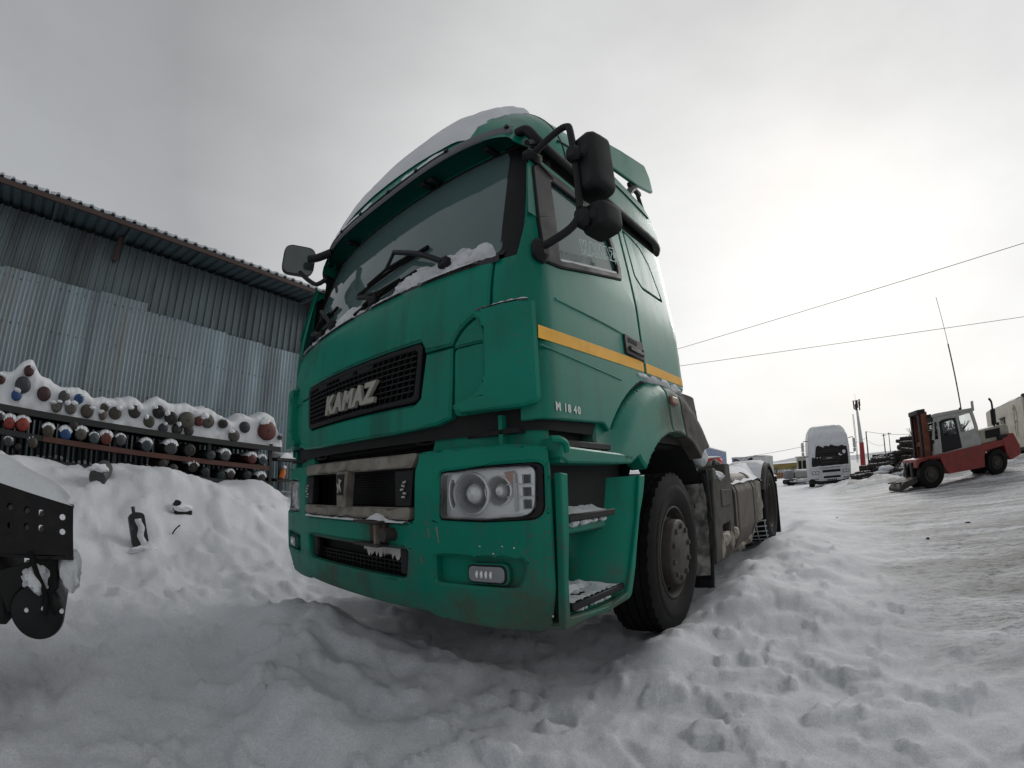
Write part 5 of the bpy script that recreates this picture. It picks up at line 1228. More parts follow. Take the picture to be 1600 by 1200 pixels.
for n_, c in {'maroon': (.05, .013, .013), 'slate': (.03, .037, .042), 'blue': (.012, .06, .19), 'darkmaroon': (.04, .015, .018), 'grey': (.052, .056, .058), 'beige': (.105, .098, .084), 'brown': (.06, .05, .04), 'pink': (.085, .064, .056), 'dark': (.022, .018, .017),
              'olive': (.062, .058, .045), 'blackc': (.009, .010, .011), 'darkred': (.085, .016, .012), 'navy': (.018, .024, .04), 'red': (.22, .025, .016), 'steelblue': (.042, .062, .074), 'redbrown': (.13, .035, .024), 'teal': (.02, .032, .034)}.items(): PAL(n_, c)
CY = [('t', -2.78, 1.95, 0.066, 'maroon'), ('t', -2.46, 1.93, 0.113, 'slate'), ('t', -2.52, 1.78, 0.075, 'blue'), ('t', -2.4, 2.13, 0.076, 'maroon'), ('t', -2.14, 1.86, 0.102, 'darkmaroon'), ('t', -1.84, 1.87, 0.083, 'grey'), ('t', -1.93, 1.72, 0.082, 'beige'), ('t', -1.72, 1.73, 0.088, 'beige'), ('t', -1.62, 1.87, 0.071, 'blue'), ('t', -1.48, 1.72, 0.098, 'brown'), ('t', -1.22, 1.81, 0.064, 'brown'), ('t', -1.24, 1.69, 0.063, 'pink'), ('t', -1.05, 1.75, 0.096, 'brown'), ('t', -0.75, 1.81, 0.099, 'dark'), ('t', -0.51, 1.69, 0.091, 'olive'), ('t', -0.37, 1.86, 0.101, 'black'), ('t', -0.16, 1.79, 0.103, 'black'), ('t', 0.11, 1.79, 0.135, 'olive'), ('t', 0.48, 1.82, 0.113, 'olive'), ('t', 0.32, 1.8, 0.081, 'darkred'), ('t', 0.75, 1.81, 0.074, 'dark'), ('t', 0.97, 1.63, 0.101, 'brown'), ('t', 1.17, 1.8, 0.098, 'navy'), ('t', 1.61, 1.78, 0.169, 'darkred'), ('t', 1.88, 1.69, 0.046, 'grey'), ('t', -0.27, 1.62, 0.078, 'navy'), ('t', -0.04, 1.63, 0.089, 'black'), ('t', 0.16, 1.63, 0.08, 'dark'), ('m', -2.57, 1.41, 0.091, 'red'), ('m', -2.38, 1.41, 0.092, 'red'), ('m', -2.71, 1.47, 0.057, 'grey'), ('m', -2.01, 1.37, 0.085, 'brown'), ('m', -1.76, 1.36, 0.087, 'blue'), ('m', -1.65, 1.5, 0.07, 'dark'), ('m', -1.53, 1.39, 0.093, 'olive'), ('m', -1.33, 1.35, 0.08, 'steelblue'), ('m', -1.15, 1.37, 0.091, 'redbrown'), ('m', -0.93, 1.37, 0.083, 'grey'), ('m', -0.52, 1.33, 0.085, 'steelblue'), ('m', -0.12, 1.33, 0.107, 'grey'), ('m', 0.2, 1.33, 0.1, 'dark'), ('m', 0.56, 1.28, 0.082, 'teal'), ('m', 0.83, 1.29, 0.095, 'grey'), ('m', 1.34, 1.27, 0.088, 'darkred'), ('m', 1.54, 1.26, 0.078, 'steelblue'), ('b', -2.56, 1.16, 0.066, 'grey'), ('b', -2.42, 1.11, 0.05, 'dark'), ('b', -2.22, 1.19, 0.076, 'olive'), ('b', -0.23, 1.09, 0.077, 'dark'), ('b', -0.07, 1.02, 0.078, 'dark'), ('b', -0.34, 0.95, 0.067, 'brown'), ('b', 0.48, 1.01, 0.071, 'teal'), ('b', 0.78, 0.95, 0.084, 'teal'), ('b', 0.94, 0.99, 0.074, 'brown'), ('b', 1.26, 0.99, 0.076, 'teal'), ('b', 1.53, 0.95, 0.089, 'dark'), ('b', 0.27, 1.07, 0.09, 'dark')]
words = {'maroon': 'maroon', 'slate': 'slate grey', 'blue': 'bright blue', 'darkmaroon': 'blackish maroon', 'grey': 'grey', 'beige': 'pale beige', 'brown': 'brown', 'pink': 'pinkish brown', 'dark': 'blackish', 'olive': 'olive grey', 'black': 'black', 'darkred': 'dark red', 'navy': 'navy', 'red': 'red', 'steelblue': 'steel blue', 'redbrown': 'brown and red', 'teal': 'dark teal'}
LB = {('t', 'slate'): 'big slate grey cylinder end on the top shelf above a blue one', ('m', 'blue'): 'bright blue cylinder with a snow patch on the middle shelf', ('m', 'redbrown'): 'brown and red cylinder with snow hat on the middle shelf'}
shn = {'t': 'top shelf', 'm': 'middle shelf', 'b': 'bottom shelf'}
def cyl_mesh(r, L_, sd):
    pr = [(0.0, 0.0)]
    pr = [(-.028, 0.0), (-.028, r * .25), (-.022, r * .62), (-.006, r * .90), (.012, r * .985), (.03, r), (L_, r), (L_ + .03, r * .6), (L_ + .03, 0)]
    return MB().lathe(pr, axis='Y', n=28).mesh('gas_cylinder')
cnt = {}
for q in CY: cnt[(q[0], q[4])] = cnt.get((q[0], q[4]), 0) + 1
seen = {}
ordn = ['leftmost', 'second from left', 'third from left', 'fourth from left', 'fifth from left', 'sixth from left']
TRK = Matrix.Translation((-5.6, 0, 0)) @ Matrix.Rotation(R(98.5), 4, 'Z')
def add_cylinder(sh, s, z, r, c, prot=0.0):
    L_ = .75
    o = link('gas_cylinder', cyl_mesh(r, L_, 0), M['blackc' if c == 'black' else c], None, 50)
    o.matrix_world = TRK @ Matrix.Translation((s, .0 - prot, z)) @ Matrix.Rotation(R(random.uniform(-6, 6)), 4, 'Z') @ Matrix.Rotation(random.uniform(-.6, .6), 4, 'Y')
    v = MB().cyl((0, -.026, 0), (0, -.044, 0), max(.008, r * .13), n=8).build('valve_boss', M['steel'], o)
    if random.random() < .5: MB().lathe([(-.028, r * .50), (-.034, r * .53), (-.026, r * .57)], axis='Y', n=20).build('collar_ring', o.data.materials[0], o)
    return o
byrow = {}
for q in sorted(CY, key=lambda q: q[1]):
    sh, s, z, r, c = q; k = seen.get((sh, c), 0); seen[(sh, c)] = k + 1
    o = add_cylinder(sh, s, z, r, c, random.uniform(0, .05))
    n_ = cnt[(sh, c)]
    if (sh, c) in LB and n_ == 1: lb = LB[(sh, c)]
    elif n_ == 1: lb = 'the only %s gas cylinder lying on the %s of the rack' % (words[c], shn[sh])
    else: lb = '%s cylinder end on the %s, %s of that colour' % (words[c], shn[sh], ordn[min(k, 5)])
    tag(o, lb, 'gas cylinder', 'old gas cylinders lying on the rack')
# snow lying over the top row and behind the cylinder ends
top = [(q[1], q[2], q[3]) for q in CY if q[0] == 't']
rows = []
ss_ = np.arange(-4.55, 1.95, .022)
env = np.array([max([shz['t'](s) + .06] + [z + math.sqrt(max(0, (r * 1.7) ** 2 - (s - c) ** 2)) * .8 + .03 + .04 * (r > .09) for c, z, r in top if abs(s - c) < r * 1.7]) for s in ss_])
kw = np.exp(-np.linspace(-2, 2, 9) ** 2); kw /= kw.sum()
for _ in range(2): env = np.maximum(env, np.convolve(np.pad(env, 4, 'edge'), kw, 'valid')); 
for _ in range(3): env = np.convolve(np.pad(env, 4, 'edge'), kw, 'valid')
env += .030 * fbm(ss_ * 2.3, ss_ * 0 + 2, 7, 3) + .012 * fbm(ss_ * 9, ss_ * 0 + 4, 9, 2)
endf = ss(1.95, 1.75, ss_)
for s, e, ef in zip(ss_, env, endf):
    b0 = shz['t'](s) + .002; e = b0 + (e - b0) * (.35 + .65 * ef)
    row = []
    for t, yb in ((0, .012), (.2, .018), (.45, .035), (.7, .03), (.88, .035), (1.0, .075)):
        z = b0 + (e - b0) * t; row.append((s, yb + .035 * float(fbm(s * 5, z * 6, 15, 3)) + .01, z))
    for yb, dz in ((.16, .03), (.32, .045), (.5, .03), (.68, .0), (.86, -.04)):
        row.append((s, yb, e + dz + .035 * float(fbm(s * 3, yb * 4, 16, 3))))
    rows.append(row)
MB().grid(rows).build('snow_heap', M['snow'], RK, 60)
# little hats of snow on the middle and bottom row
for q in CY:
    if q[0] == 't' or (q[4] in ('dark', 'teal') and random.random() < .75): continue
    sh, s, z, r, c = q; rows = []
    hh = r * random.uniform(.25, .6)
    for i in range(11):
        a = (i / 10 - .5) * 2.3
        row = []
        for j, y in enumerate((-.03, -.022, .02, .10, .22, .45)):
            k = (0, .55, 1, 1, .9, .6)[j] * math.cos(a * .68) * hh + (-.10 * r if j == 0 else .0)
            row.append((s + (r + k) * math.sin(a), y + .01 * math.sin(i * 2.3), z + (r + k) * math.cos(a) - (.012 if j == 0 else 0) * (1 + math.sin(i * 3.1 + s * 9))))
        rows.append(row)
    o = MB().grid(rows).build('snow_cap', M['snow'], RK, 60)
rq = random.Random(21)
for q in CY:                                            # ragged clumps hanging over the cylinder ends
    if q[0] == 't' and rq.random() < .62:
        for k in range(rq.choice((1, 1, 2))):
            r = q[3]; a = rq.uniform(-1.0, 1.0)
            lump(q[1] + r * .9 * math.sin(a), -.02, q[2] + r * .95 * math.cos(a), r * rq.uniform(.35, .75), .05, r * rq.uniform(.22, .5), 200 + rq.randint(0, 90), M['snow'], RK, 'snow_clump', 8)
rows = []
for s in np.linspace(1.9, 3.05, 30):
    e = min(1, (s - 1.9) / .1, (3.05 - s) / .1); rows.append([(s, y, 1.325 + (.10 + .08 * float(fbm(s * 3, y * 4, 33, 3))) * max(0, e) * k) for y, k in ((.0, 0), (.02, .6), (.1, 1), (.4, 1.2), (.7, 1), (.8, 0))])
MB().grid(rows).build('snow_heap', M['snow'], EX, 60)
o = MB().lathe([(-.10, .0), (-.10, .05), (.02, .055), (.06, .03), (.10, .02), (.10, 0)], (0, 0, 0), 'Z', 14).build('plastic_bottle', mat('orange_plastic', (.42, .11, .01), .5)); o.matrix_world = TRK @ Matrix.Translation((1.96, -.02, 1.06)) @ Matrix.Rotation(.3, 4, 'Y')
tag(o, 'small orange plastic bottle with snow on top between rack and truck', 'bottle')
b_ = lump(0, 0, .105, .035, .035, .03, 3, M['snow'], o, 'snow_cap', 8)
# half-buried things in the bank
def ground_at(px_dir, lo=2.0, hi=9.0):
    """first point of the snow along a horizontal+down direction from the camera place, used to seat small things on the bank"""
    c = Vector((2.2069, -1.2348, 1.0653)); t = lo
    while t < hi:
        p = c + px_dir * t
        if p.z < Hs(p.x, p.y): return p
        t += .03
    return c + px_dir * hi
p = ground_at(Vector((-.9962, .0008, -.0392)).normalized()); p.z += .03
dm = MB().lathe([(0, 0), (0, .095), (.02, .11), (.5, .11), (.5, 0)], axis='Y', n=24).build('steel_drum', M['grey']); dm.matrix_world = Matrix.Translation(p) @ Matrix.Rotation(R(80), 4, 'Z') @ Matrix.Rotation(R(12), 4, 'X')
tag(dm, 'grey round drum end poking out of the snow bank alone', 'drum')
lump(0.0, .07, .10, .12, .10, .05, 4, M['snow'], dm, 'snow_cap')
p = ground_at(Vector((-.9897, .0877, -.155)).normalized())
pts = rp([(-.085, -.10, .02), (.085, -.10, .02), (.085, .34, .05), (.0, .36, .02), (-.085, .34, .06)], .03)
mb = MB(); mb.prism(pts, lambda x, z, t: (x, t, z), -.035, .035); mb.cyl((-.02, 0, .35), (-.02, 0, .42), .02, n=8)
tg = mb.build('metal_plate', mat('black_steel_dusted_with_snow', (.012, .012, .013), .55, dirt=(.20, .20, .21), damt=.5, dscale=9, dlo=.56, snow=(.80, 14))); p.z -= .03; tg.matrix_world = Matrix.Translation(p) @ Matrix.Rotation(R(97), 4, 'Z') @ Matrix.Rotation(R(-7), 4, 'Y') @ Matrix.Rotation(R(-13), 4, 'X')
lump(.0, -.05, -.03, .16, .10, .05, 24, M['snow'], tg, 'snow_drift')
tag(tg, 'upright flat black plate with a snow stripe stuck in the bank', 'metal plate')
rows = []
for z in np.linspace(-.08, .29, 20): rows.append([(x + .012 * math.sin(z * 40), -.0355 - .012 * math.sin(math.pi * k) , z) for k, x in zip((0, .3, .7, 1), (-.015, .005, .03, .055))])
MB().grid(rows).build('snow_patch', M['snowrough'], tg)
p = ground_at(Vector((-.972, .165, -.085)).normalized()); p.z -= .06
jk = thing('scrap_heap', 'small black scrap pieces sticking out of the snow near the rack', 'scrap', p, R(20))
for k, (dx, dz, l_, a) in enumerate(((0, .03, .26, .1), (-.03, .12, .14, .9))): MB().box((0.02 * k, dx * 3, dz), (.10, l_, .05), Matrix.Rotation(a, 4, 'X'), bev=.01).build('bar', M['black'], jk)
lump(.02, -.02, .09, .08, .16, .05, 17, M['snow'], jk, 'snow_cap')
MB().box((.04, .0, .03), (.05, .24, .08), bev=.01).build('box', M['black'], jk)
p = ground_at(Vector((-.975, .155, -.135)).normalized())
o = MB().tube([(0, -.05, -.04), (0, -.03, .04), (0, .02, .10), (0, .05, .12)], .008, 6, 4).build('bent_rod', M['black']); o.location = p; tag(o, 'thin bent black rod sticking out of the bank', 'rod')

# ================================================================== end of another chassis at the left edge
CH = thing('truck_chassis', 'rear end of a black perforated truck frame at the left edge with snow on it', 'truck chassis', (0.02, -1.33, 0))
hx = []
hl_ = [(-.045, .823), (-.045, .765), (-.135, .835), (-.195, .842), (-.265, .85), (-.135, .775), (-.195, .778), (-.345, .85), (-.345, .775), (-.42, .86), (-.42, .785), (-.265, .775)]
circ = lambda y, z, r, n=12: [(y + r * math.cos(t), z + r * math.sin(t)) for t in np.linspace(0, 2 * math.pi, n + 1)[:-1]]
def CS(y, z): return (0, y, z + (-y) * .09 * 0), (1, 0, 0)
def zt(y): return .868 - y * .24 * 1.0
web = panel('web_plate', [(0, .672), (0, .868), (-1.4, .868 + .30), (-1.4, .64)], CS, M['blackgloss'], CH, holes=[circ(y, z, .0125) for y, z in hl_], su=0, sv=0, thick=.010, bev=.002)
MB().add([(-.0, 0, .868), (-.0, -1.4, 1.168), (-.085, -1.4, 1.168), (-.085, 0, .868), (-.0, 0, .858), (0, -1.4, 1.158), (-.085, -1.4, 1.158), (-.085, 0, .858)], [(0, 1, 2, 3), (4, 7, 6, 5), (0, 3, 7, 4)]).build('top_flange', M['blackgloss'], CH, 0)
MB().box((-.045, -.7, .66), (.09, 1.4, .012)).build('bottom_flange', M['blackgloss'], CH)
for y, z in hl_[2:7]:
    MB().cyl((-.03, y + .004, z - .005), (.0, y + .004, z - .005), .011, n=6).build('bolt', M['steel'], CH)
MB().box((-.5, -.85, .76), (.05, 1.3, .2)).build('far_rail', M['void'], CH)
MB().box((-.27, -.30, .74), (.45, .06, .14)).build('cross_member', M['void'], CH)
rows = []
for y in np.linspace(.0, -1.4, 50):
    e = min(1, (.0 - y) / .05 + .15)
    rows.append([(x, y - .03 * k, .870 - y * .214 + e * (k * .045 + .05 * k * ss(0, .3, -y) + .018 * float(fbm(y * 6, x * 6, 27, 3))) * (1 if k else 0)) for x, k in ((.006, 0), (-.01, .35), (-.04, .75), (-.10, 1.0), (-.2, 1.1), (-.35, .9))])
MB().grid(rows).build('snow_slab', M['snow'], CH, 60)
tk_ = MB().lathe([(-.62, .0), (-.62, .09), (-.59, .115), (-.03, .115), (-.008, .108), (.0, .085), (.008, .04), (.01, 0)], axis='X', n=36).build('air_tank', M['black'], CH, 40); tk_.location = (.01, -.165, .437)
lump(-.12, .0, .13, .16, .07, .07, 6, M['snow'], tk_, 'snow_lump')
MB().box((-.10, -.12, .62), (.16, .10, .22), bev=.02).build('tank_bracket', M['void'], CH)
MB().tube([(.0, -.18, .68), (.03, -.15, .60), (.035, -.12, .52), (.03, -.13, .44)], .012, 7, 4).tube([(.0, -.10, .66), (.03, -.09, .58), (.035, -.10, .50), (.03, -.085, .44)], .008, 6, 4).build('air_hose', M['rubber'], CH)
for y, z in ((-.205, .455), (-.135, .462), (-.06, .452)): MB().cyl((.012, y, z), (.03, y, z), .009, n=8).build('fitting', M['reflector'], CH)
MB().box((-.3, -.55, .50), (.5, .55, .28), bev=.04).build('rear_axle', M['void'], CH)
MB().box((-.03, -.22, .54), (.02, .2, .16), Matrix.Rotation(.3, 4, 'X')).build('support_arm', M['void'], CH)
lump(-.06, -.02, .60, .05, .05, .09, 9, M['snow'], CH)

# ================================================================== forklift on the right
FK = thing('forklift', 'old red and grey forklift with tall rusty mast standing on the yard', 'forklift', (4.736, 14.057, 0), R(195))
FK.location = (4.68, 14.66, Hs(4.5, 14.3))
_f, _r = Hs(4.70, 14.1), Hs(6.95, 14.72)
FK.location.z = _f - .01
FK.rotation_euler = (0, math.atan2(_r - _f, 2.33), R(195))

M['fkred'] = mat('faded_red_paint', (.215, .024, .018), .5, var=.2, dirt=(.09, .05, .04), damt=.7, dscale=4, dlo=.5)
M['fkgrey'] = mat('scuffed_grey_paint', (.36, .365, .35), .55, var=.12, dirt=(.17, .12, .08), damt=.7, dscale=4, dlo=.55)
M['fkrust'] = mat('rusty_orange_mast', (.15, .045, .02), .7, var=.3, dirt=(.06, .035, .03), damt=.8, dscale=5)
M['tread'] = M['rubber']
def fwheel(X, Y, r):
    w = bpy.data.objects.new('wheel', None); COL.objects.link(w); w.parent = FK; w.location = (X, Y, r)
    MB().lathe([(-.15, r * .6), (-.15, r * .85), (-.12, r * .97), (-.05, r), (.05, r), (.12, r * .97), (.15, r * .85), (.15, r * .6), (.10, r * .57)], axis='Y', n=36).build('tyre', M['rubber'], w)
    MB().lathe([(-.10, .01), (-.10, r * .62), (.06, r * .60), (.10, r * .6), (.05, r * .5), (.05, r * .32), (.09, r * .3), (.09, 0)], axis='Y', n=28).build('rim', M['steelrim'], w)
    return w
for X, r in ((0, .42), (-2.32, .37)):
    for Y in (.55, -.55): fwheel(X, Y * (1 if X == 0 else .95), r)
def FB(Y): return lambda x, z: ((x, Y, z), (0, 1, 0))
def plate(nm, pts, Y, m, par, th, r=.03, holes=()): return panel(nm, rp(pts, r), FB(Y), m, par, holes=holes, su=0, sv=0, thick=th, bev=.012)
chs = plate('chassis_body', [(.42, .80, .02), (.40, .90, .02), (-.3, .92, 0), (-2.62, .98, 0), (-2.64, .80, .0), (-1.95, .76, .05), (-1.88, .60, .05), (-1.86, .30, .03), (-.58, .32, .04), (-.44, .55, .05), (-.36, .80, .03)], .62, M['fkred'], FK, 1.2)
plate('front_fender', [(.48, .62, .03), (.46, .90, .03), (-.36, .92, .03), (-.40, .84, .0), (-.2, .86, .03), (.15, .88, .05), (.38, .78, .03)], .70, M['fkred'], FK, .28)
plate('counterweight', [(-2.62, .98, .02), (-2.64, 1.02, .02), (-2.82, 1.04, .02), (-2.85, 1.12, .02), (-3.06, 1.10, .04), (-3.24, .70, .03), (-3.22, .44, .05), (-2.84, .34, .06), (-2.70, .55, .03)], .62, M['fkred'], FK, 1.2)
plate('engine_hood', [(-1.72, .97, .02), (-1.74, 1.38, .02), (-2.70, 1.42, .05), (-2.80, 1.32, .03), (-2.83, 1.06, .02), (-2.66, .99, .0)], .50, mat('beige_hood_paint', (.34, .32, .26), .55, dirt=(.14, .1, .07), damt=.7, dscale=4), FK, 1.0)
mb = MB()
gr = MB()
for k in range(6): MB().box((-2.2, .512, 1.13 + k * .034), (.52, .012, .016)).build('hood_louvre', M['black'], FK)
MB().box((-2.2, .506, 1.215), (.56, .008, .24)).build('louvre_backing', M['void'], FK)
MB().box((-2.50, .55, 1.06), (.34, .14, .12), bev=.02).build('tool_box', M['black'], FK)
cabp = [(-.10, .92, .02), (-.12, 1.25, 0), (-.17, 2.02, .05), (-.30, 2.05, .03), (-1.55, 2.02, .05), (-1.68, 1.5, 0), (-1.74, .95, .02)]
dhole = [(-.36, .94, .03), (-.33, 1.88, .07), (-.92, 1.92, .06), (-1.06, .97, .04)]
whole = [(-1.05, 1.42, .04), (-1.0, 1.90, .06), (-1.46, 1.94, .06), (-1.58, 1.46, .06)]
for Y, s in ((.52, 1), (-.49, -1)):
    plate('cab_side', cabp, Y, M['fkgrey'], FK, .05, .02, [rp(dhole, .04), rp(whole, .05), rp([(-.06, 1.36, .02), (-.15, 1.86, .02), (-.26, 1.86, .02), (-.28, 1.36, .02)], .02)])
    d = plate('cab_door', [(-.38, .96, .03), (-.35, 1.87, .07), (-.91, 1.90, .06), (-1.04, .98, .04)], Y - .01, M['black'], FK, .03, .04, [rp([(-.45, 1.40, .04), (-.43, 1.80, .06), (-.85, 1.84, .06), (-.93, 1.42, .05)], .05)])
    plate('pane', [(-.44, 1.39), (-.42, 1.81), (-.86, 1.85), (-.94, 1.41)], Y - .03, M['cabpane'] if 'cabpane' in M else M.setdefault('cabpane', glassmat('dusty_cab_glass', (.1, .12, .12), .82, .1, (.85, .9, .9))), d, .004, .02)
    plate('pane', [(-1.04, 1.40), (-.99, 1.92), (-1.47, 1.96), (-1.60, 1.44)], Y - .03, M['cabpane'], FK, .004, .02)
    MB().box((-1.25, Y + .008, 1.28), (.34, .012, .02)).build('handle', M['fkgrey'], FK)
plate('cab_roof', [(-.12, 2.0, .02), (-.14, 2.06, .03), (-.5, 2.09, .03), (-1.5, 2.07, .03), (-1.6, 2.0, .02)], .54, M['fkgrey'], FK, 1.05)
MB().box((-.80, 0, 2.09), (.9, .6, .05), bev=.02).build('roof_hatch', M['fkgrey'], FK)
MB().box((-1.60, .46, 2.12), (.07, .10, .30), bev=.02).build('roof_lamp_post', M['fkgrey'], FK); MB().box((-1.15, .45, 2.10), (.06, .07, .10), bev=.015).build('beacon', M['black'], FK)
plate('cab_front', [(-.09, .92), (-.11, 1.25), (-.14, 1.25), (-.12, .92)], .5, M['fkgrey'], FK, 1.0, 0)
MB().box((-.75, 0, 1.25), (.5, .5, .5), bev=.05).build('seat', M['void'], FK); MB().box((-.15, .0, 1.30), (.2, .8, .5), bev=.03).build('dash', M['void'], FK)
MB().cyl((-.40, 0, 1.30), (-.48, 0, 1.55), .02).lathe([(0, .17), (.015, .185), (.03, .17), (0, .16)], (-.48, 0, 1.55), 'Z', 16).build('steering_wheel', M['black'], FK)
MB().tube([(-.15, .55, 1.50), (-.13, .66, 1.55), (-.13, .68, 1.75)], .012, 6).box((-.13, .68, 1.72), (.06, .05, .26), bev=.02).build('side_mirror', M['black'], FK)
MB().tube([(-.10, .5, 1.98), (-.08, .5, 2.12)], .015, 6).build('front_lamp_stub', M['black'], FK)
for Y in (.30, -.30):
    MB().box((.16, Y, 1.22), (.22, .12, 2.0), bev=.01).build('mast_rail', M['fkrust'], FK); MB().box((.31, Y - .02, 1.25), (.06, .12, 1.96), bev=.01).build('mast_rail', M['black'], FK)
for z in (2.20, 1.3, .4): MB().box((.17, 0, z), (.14, .62, .14), bev=.01).build('mast_crossbar', M['fkrust'], FK)
MB().box((.15, 0, 1.22), (.05, .56, 1.9), bev=.01).build('mast_plate', M['fkrust'], FK)
MB().box((.24, 0, 2.24), (.28, .74, .14), bev=.02).build('mast_head', M['black'], FK)
MB().box((.0, .32, 2.06), (.14, .12, .12), bev=.01).build('mast_lug', M['black'], FK)
MB().cyl((.20, 0, .3), (.20, 0, 2.1), .06).build('lift_cylinder', M['black'], FK)
for Y in (.25, -.25): MB().box((.75, Y, .30), (.7, .12, .04)).box((.47, Y, .55), (.06, .12, .55)).build('fork', M['steel'], FK)
MB().prism([(.40, .25), (1.0, .05), (1.02, .14), (.88, .30), (.42, .40)], lambda x, z, t: (x, t, z), -.5, .5).build('push_blade', M['steelrim'], FK)
mf = MB().cyl((-2.42, .30, 1.45), (-2.42, .30, 1.92), .085, n=16).tube([(-2.42, .30, 1.38), (-2.42, .30, 1.46)], .035, 8).tube([(-2.42, .30, 1.90), (-2.42, .30, 2.10), (-2.38, .30, 2.20), (-2.33, .30, 2.25)], .035, 8, 3).build('exhaust_stack', M['black'], FK)
MB().cyl((-2.62, .2, 1.40), (-2.62, .2, 1.50), .05, n=10).build('air_intake', M['black'], FK)
MB().tube([(-1.25, .35, 2.02), (-1.13, .37, 4.1)], .022, 6).tube([(-1.13, .37, 4.1), (-1.05, .38, 5.6)], .009, 5).build('whip_antenna', M['steel'], FK)
for o in FK.children_recursive:                      # cab and mast lean back a little on their mounts
    if o.type == 'MESH' and o.name.startswith(('mast_', 'lift_cyl')):
        for v in o.data.vertices: v.co.x -= .22
    if o.type == 'MESH' and not o.name.startswith(('tyre', 'rim', 'fork', 'push', 'chassis', 'front_fender', 'counter')):
        if not o.name.startswith('mast'):
            for v in o.data.vertices: v.co.x -= .14
        for v in o.data.vertices: v.co.x -= .07 * max(0, v.co.z - .9)
# ================================================================== white snow-covered truck
WT = thing('white_truck', 'white cab truck facing the camera with windscreen hidden by snow, in the yard', 'truck', (1.38, 26.75, Hs(1.4, 26.75) - .05), R(9))
M['whitepaint'] = mat('dull_white_paint', (.60, .62, .62), .4, var=.06, dirt=(.3, .29, .27), damt=.6, dscale=3)
mb = MB(); rows = []
for z, w_, y0 in ((.42, 1.18, -.02), (1.1, 1.20, -.04), (1.25, 1.2, .0), (2.2, 1.20, .06), (2.75, 1.17, .28), (3.15, 1.08, .55), (3.42, .92, .85), (3.5, .75, 1.1)):
    rows.append([(x, y, z) for x, y in rp([(-w_, y0 + .02, .16), (w_, y0 + .02, .16), (w_, 2.2, .1), (-w_, 2.2, .1)], .15, 4)])
mb.grid(rows, close=True); k = len(mb.v); mb.v += rows[-1]; mb.f.append(tuple(range(k, k + len(rows[-1]))))
mb.build('cab', M['whitepaint'], WT, 50)
def WF(x, z): return (x, -.06 + .05 * abs(x) ** 4 + max(0, z - 1.2) * .06 + max(0, z - 2.3) * .22, z), Vector((0, -1, .1)).normalized()
wnd = [(-1.05, 2.48, .05), (1.05, 2.48, .05), (1.05, 1.16, .05), (-1.05, 1.16, .05)]
wn_ = panel('windscreen_and_grille', rp(wnd, .05), WF, M['blackgloss'], WT, su=.1, sv=0, thick=.02, bev=.01, lift=.02)
for k, (z, w_) in enumerate(((2.05, .5), (1.95, .7), (1.62, .55), (1.52, .6), (1.38, .5))): panel('grille_bar', [(-w_, z + .02), (w_, z + .02), (w_, z - .02), (-w_, z - .02)], WF, M['steel'], wn_, su=.2, sv=0, thick=.02, bev=0, lift=.05)
panel('maker_plate', [(-.42, 1.70), (.28, 1.70), (.25, 1.50), (-.45, 1.50)], WF, M['steel'], wn_, su=.2, sv=0, thick=.02, bev=.004, lift=.06)
panel('maker_plate_text_strip', [(-.2, 1.615), (.10, 1.615), (.10, 1.575), (-.2, 1.575)], WF, M['letter'], wn_, su=0, sv=0, thick=.004, bev=0, lift=.066)
for x in (-.72, -.55): MB().cyl((x, -.02, 1.66), (x, -.06, 1.66), .03, n=8).build('marker', M['reflector'], wn_)
rows = []
for i in range(54):                                     # snow over the windscreen and roof, ragged lower edge
    x = -1.14 + 2.28 * i / 53; row = []
    zb = 2.28 + .12 * float(fbm(x * 4, 1, 3, 3)) - (.60 * ss(-.74, -.86, x)) - .75 * ss(1.0, 1.1, x) - .4 * ss(-1.0, -1.08, x) - .10 * ss(.2, .6, x)
    for j in range(22):
        t = j / 21; z = zb + (3.42 - zb) * min(1, t * 1.25)
        e = min(1, j / 2)
        yy = WF(x, z)[0][1] + (.30 * ss(2.9, 3.42, z)) + (max(0, t - .8) * 5 * 1.2)
        zz = z + .10 * ss(.75, 1, t) * (1 - (x / 1.14) ** 4) - .30 * (abs(x) / 1.14) ** 5 * ss(.5, .9, t)
        row.append((x * (1 - .12 * ss(2.6, 3.5, z)), yy - (.06 + .05 * float(fbm(x * 3, z * 3, 9, 4))) * e, zz))
    rows.append(row)
MB().grid(rows).build('snow_cover', M['snow'], WT, 60)
lump(.82, -.08, 1.88, .10, .04, .10, 2, M['snow'], wn_); lump(.55, -.08, 1.78, .05, .03, .05, 4, M['snow'], wn_); lump(.62, -.08, 1.72, .08, .03, .03, 5, M['snow'], wn_)
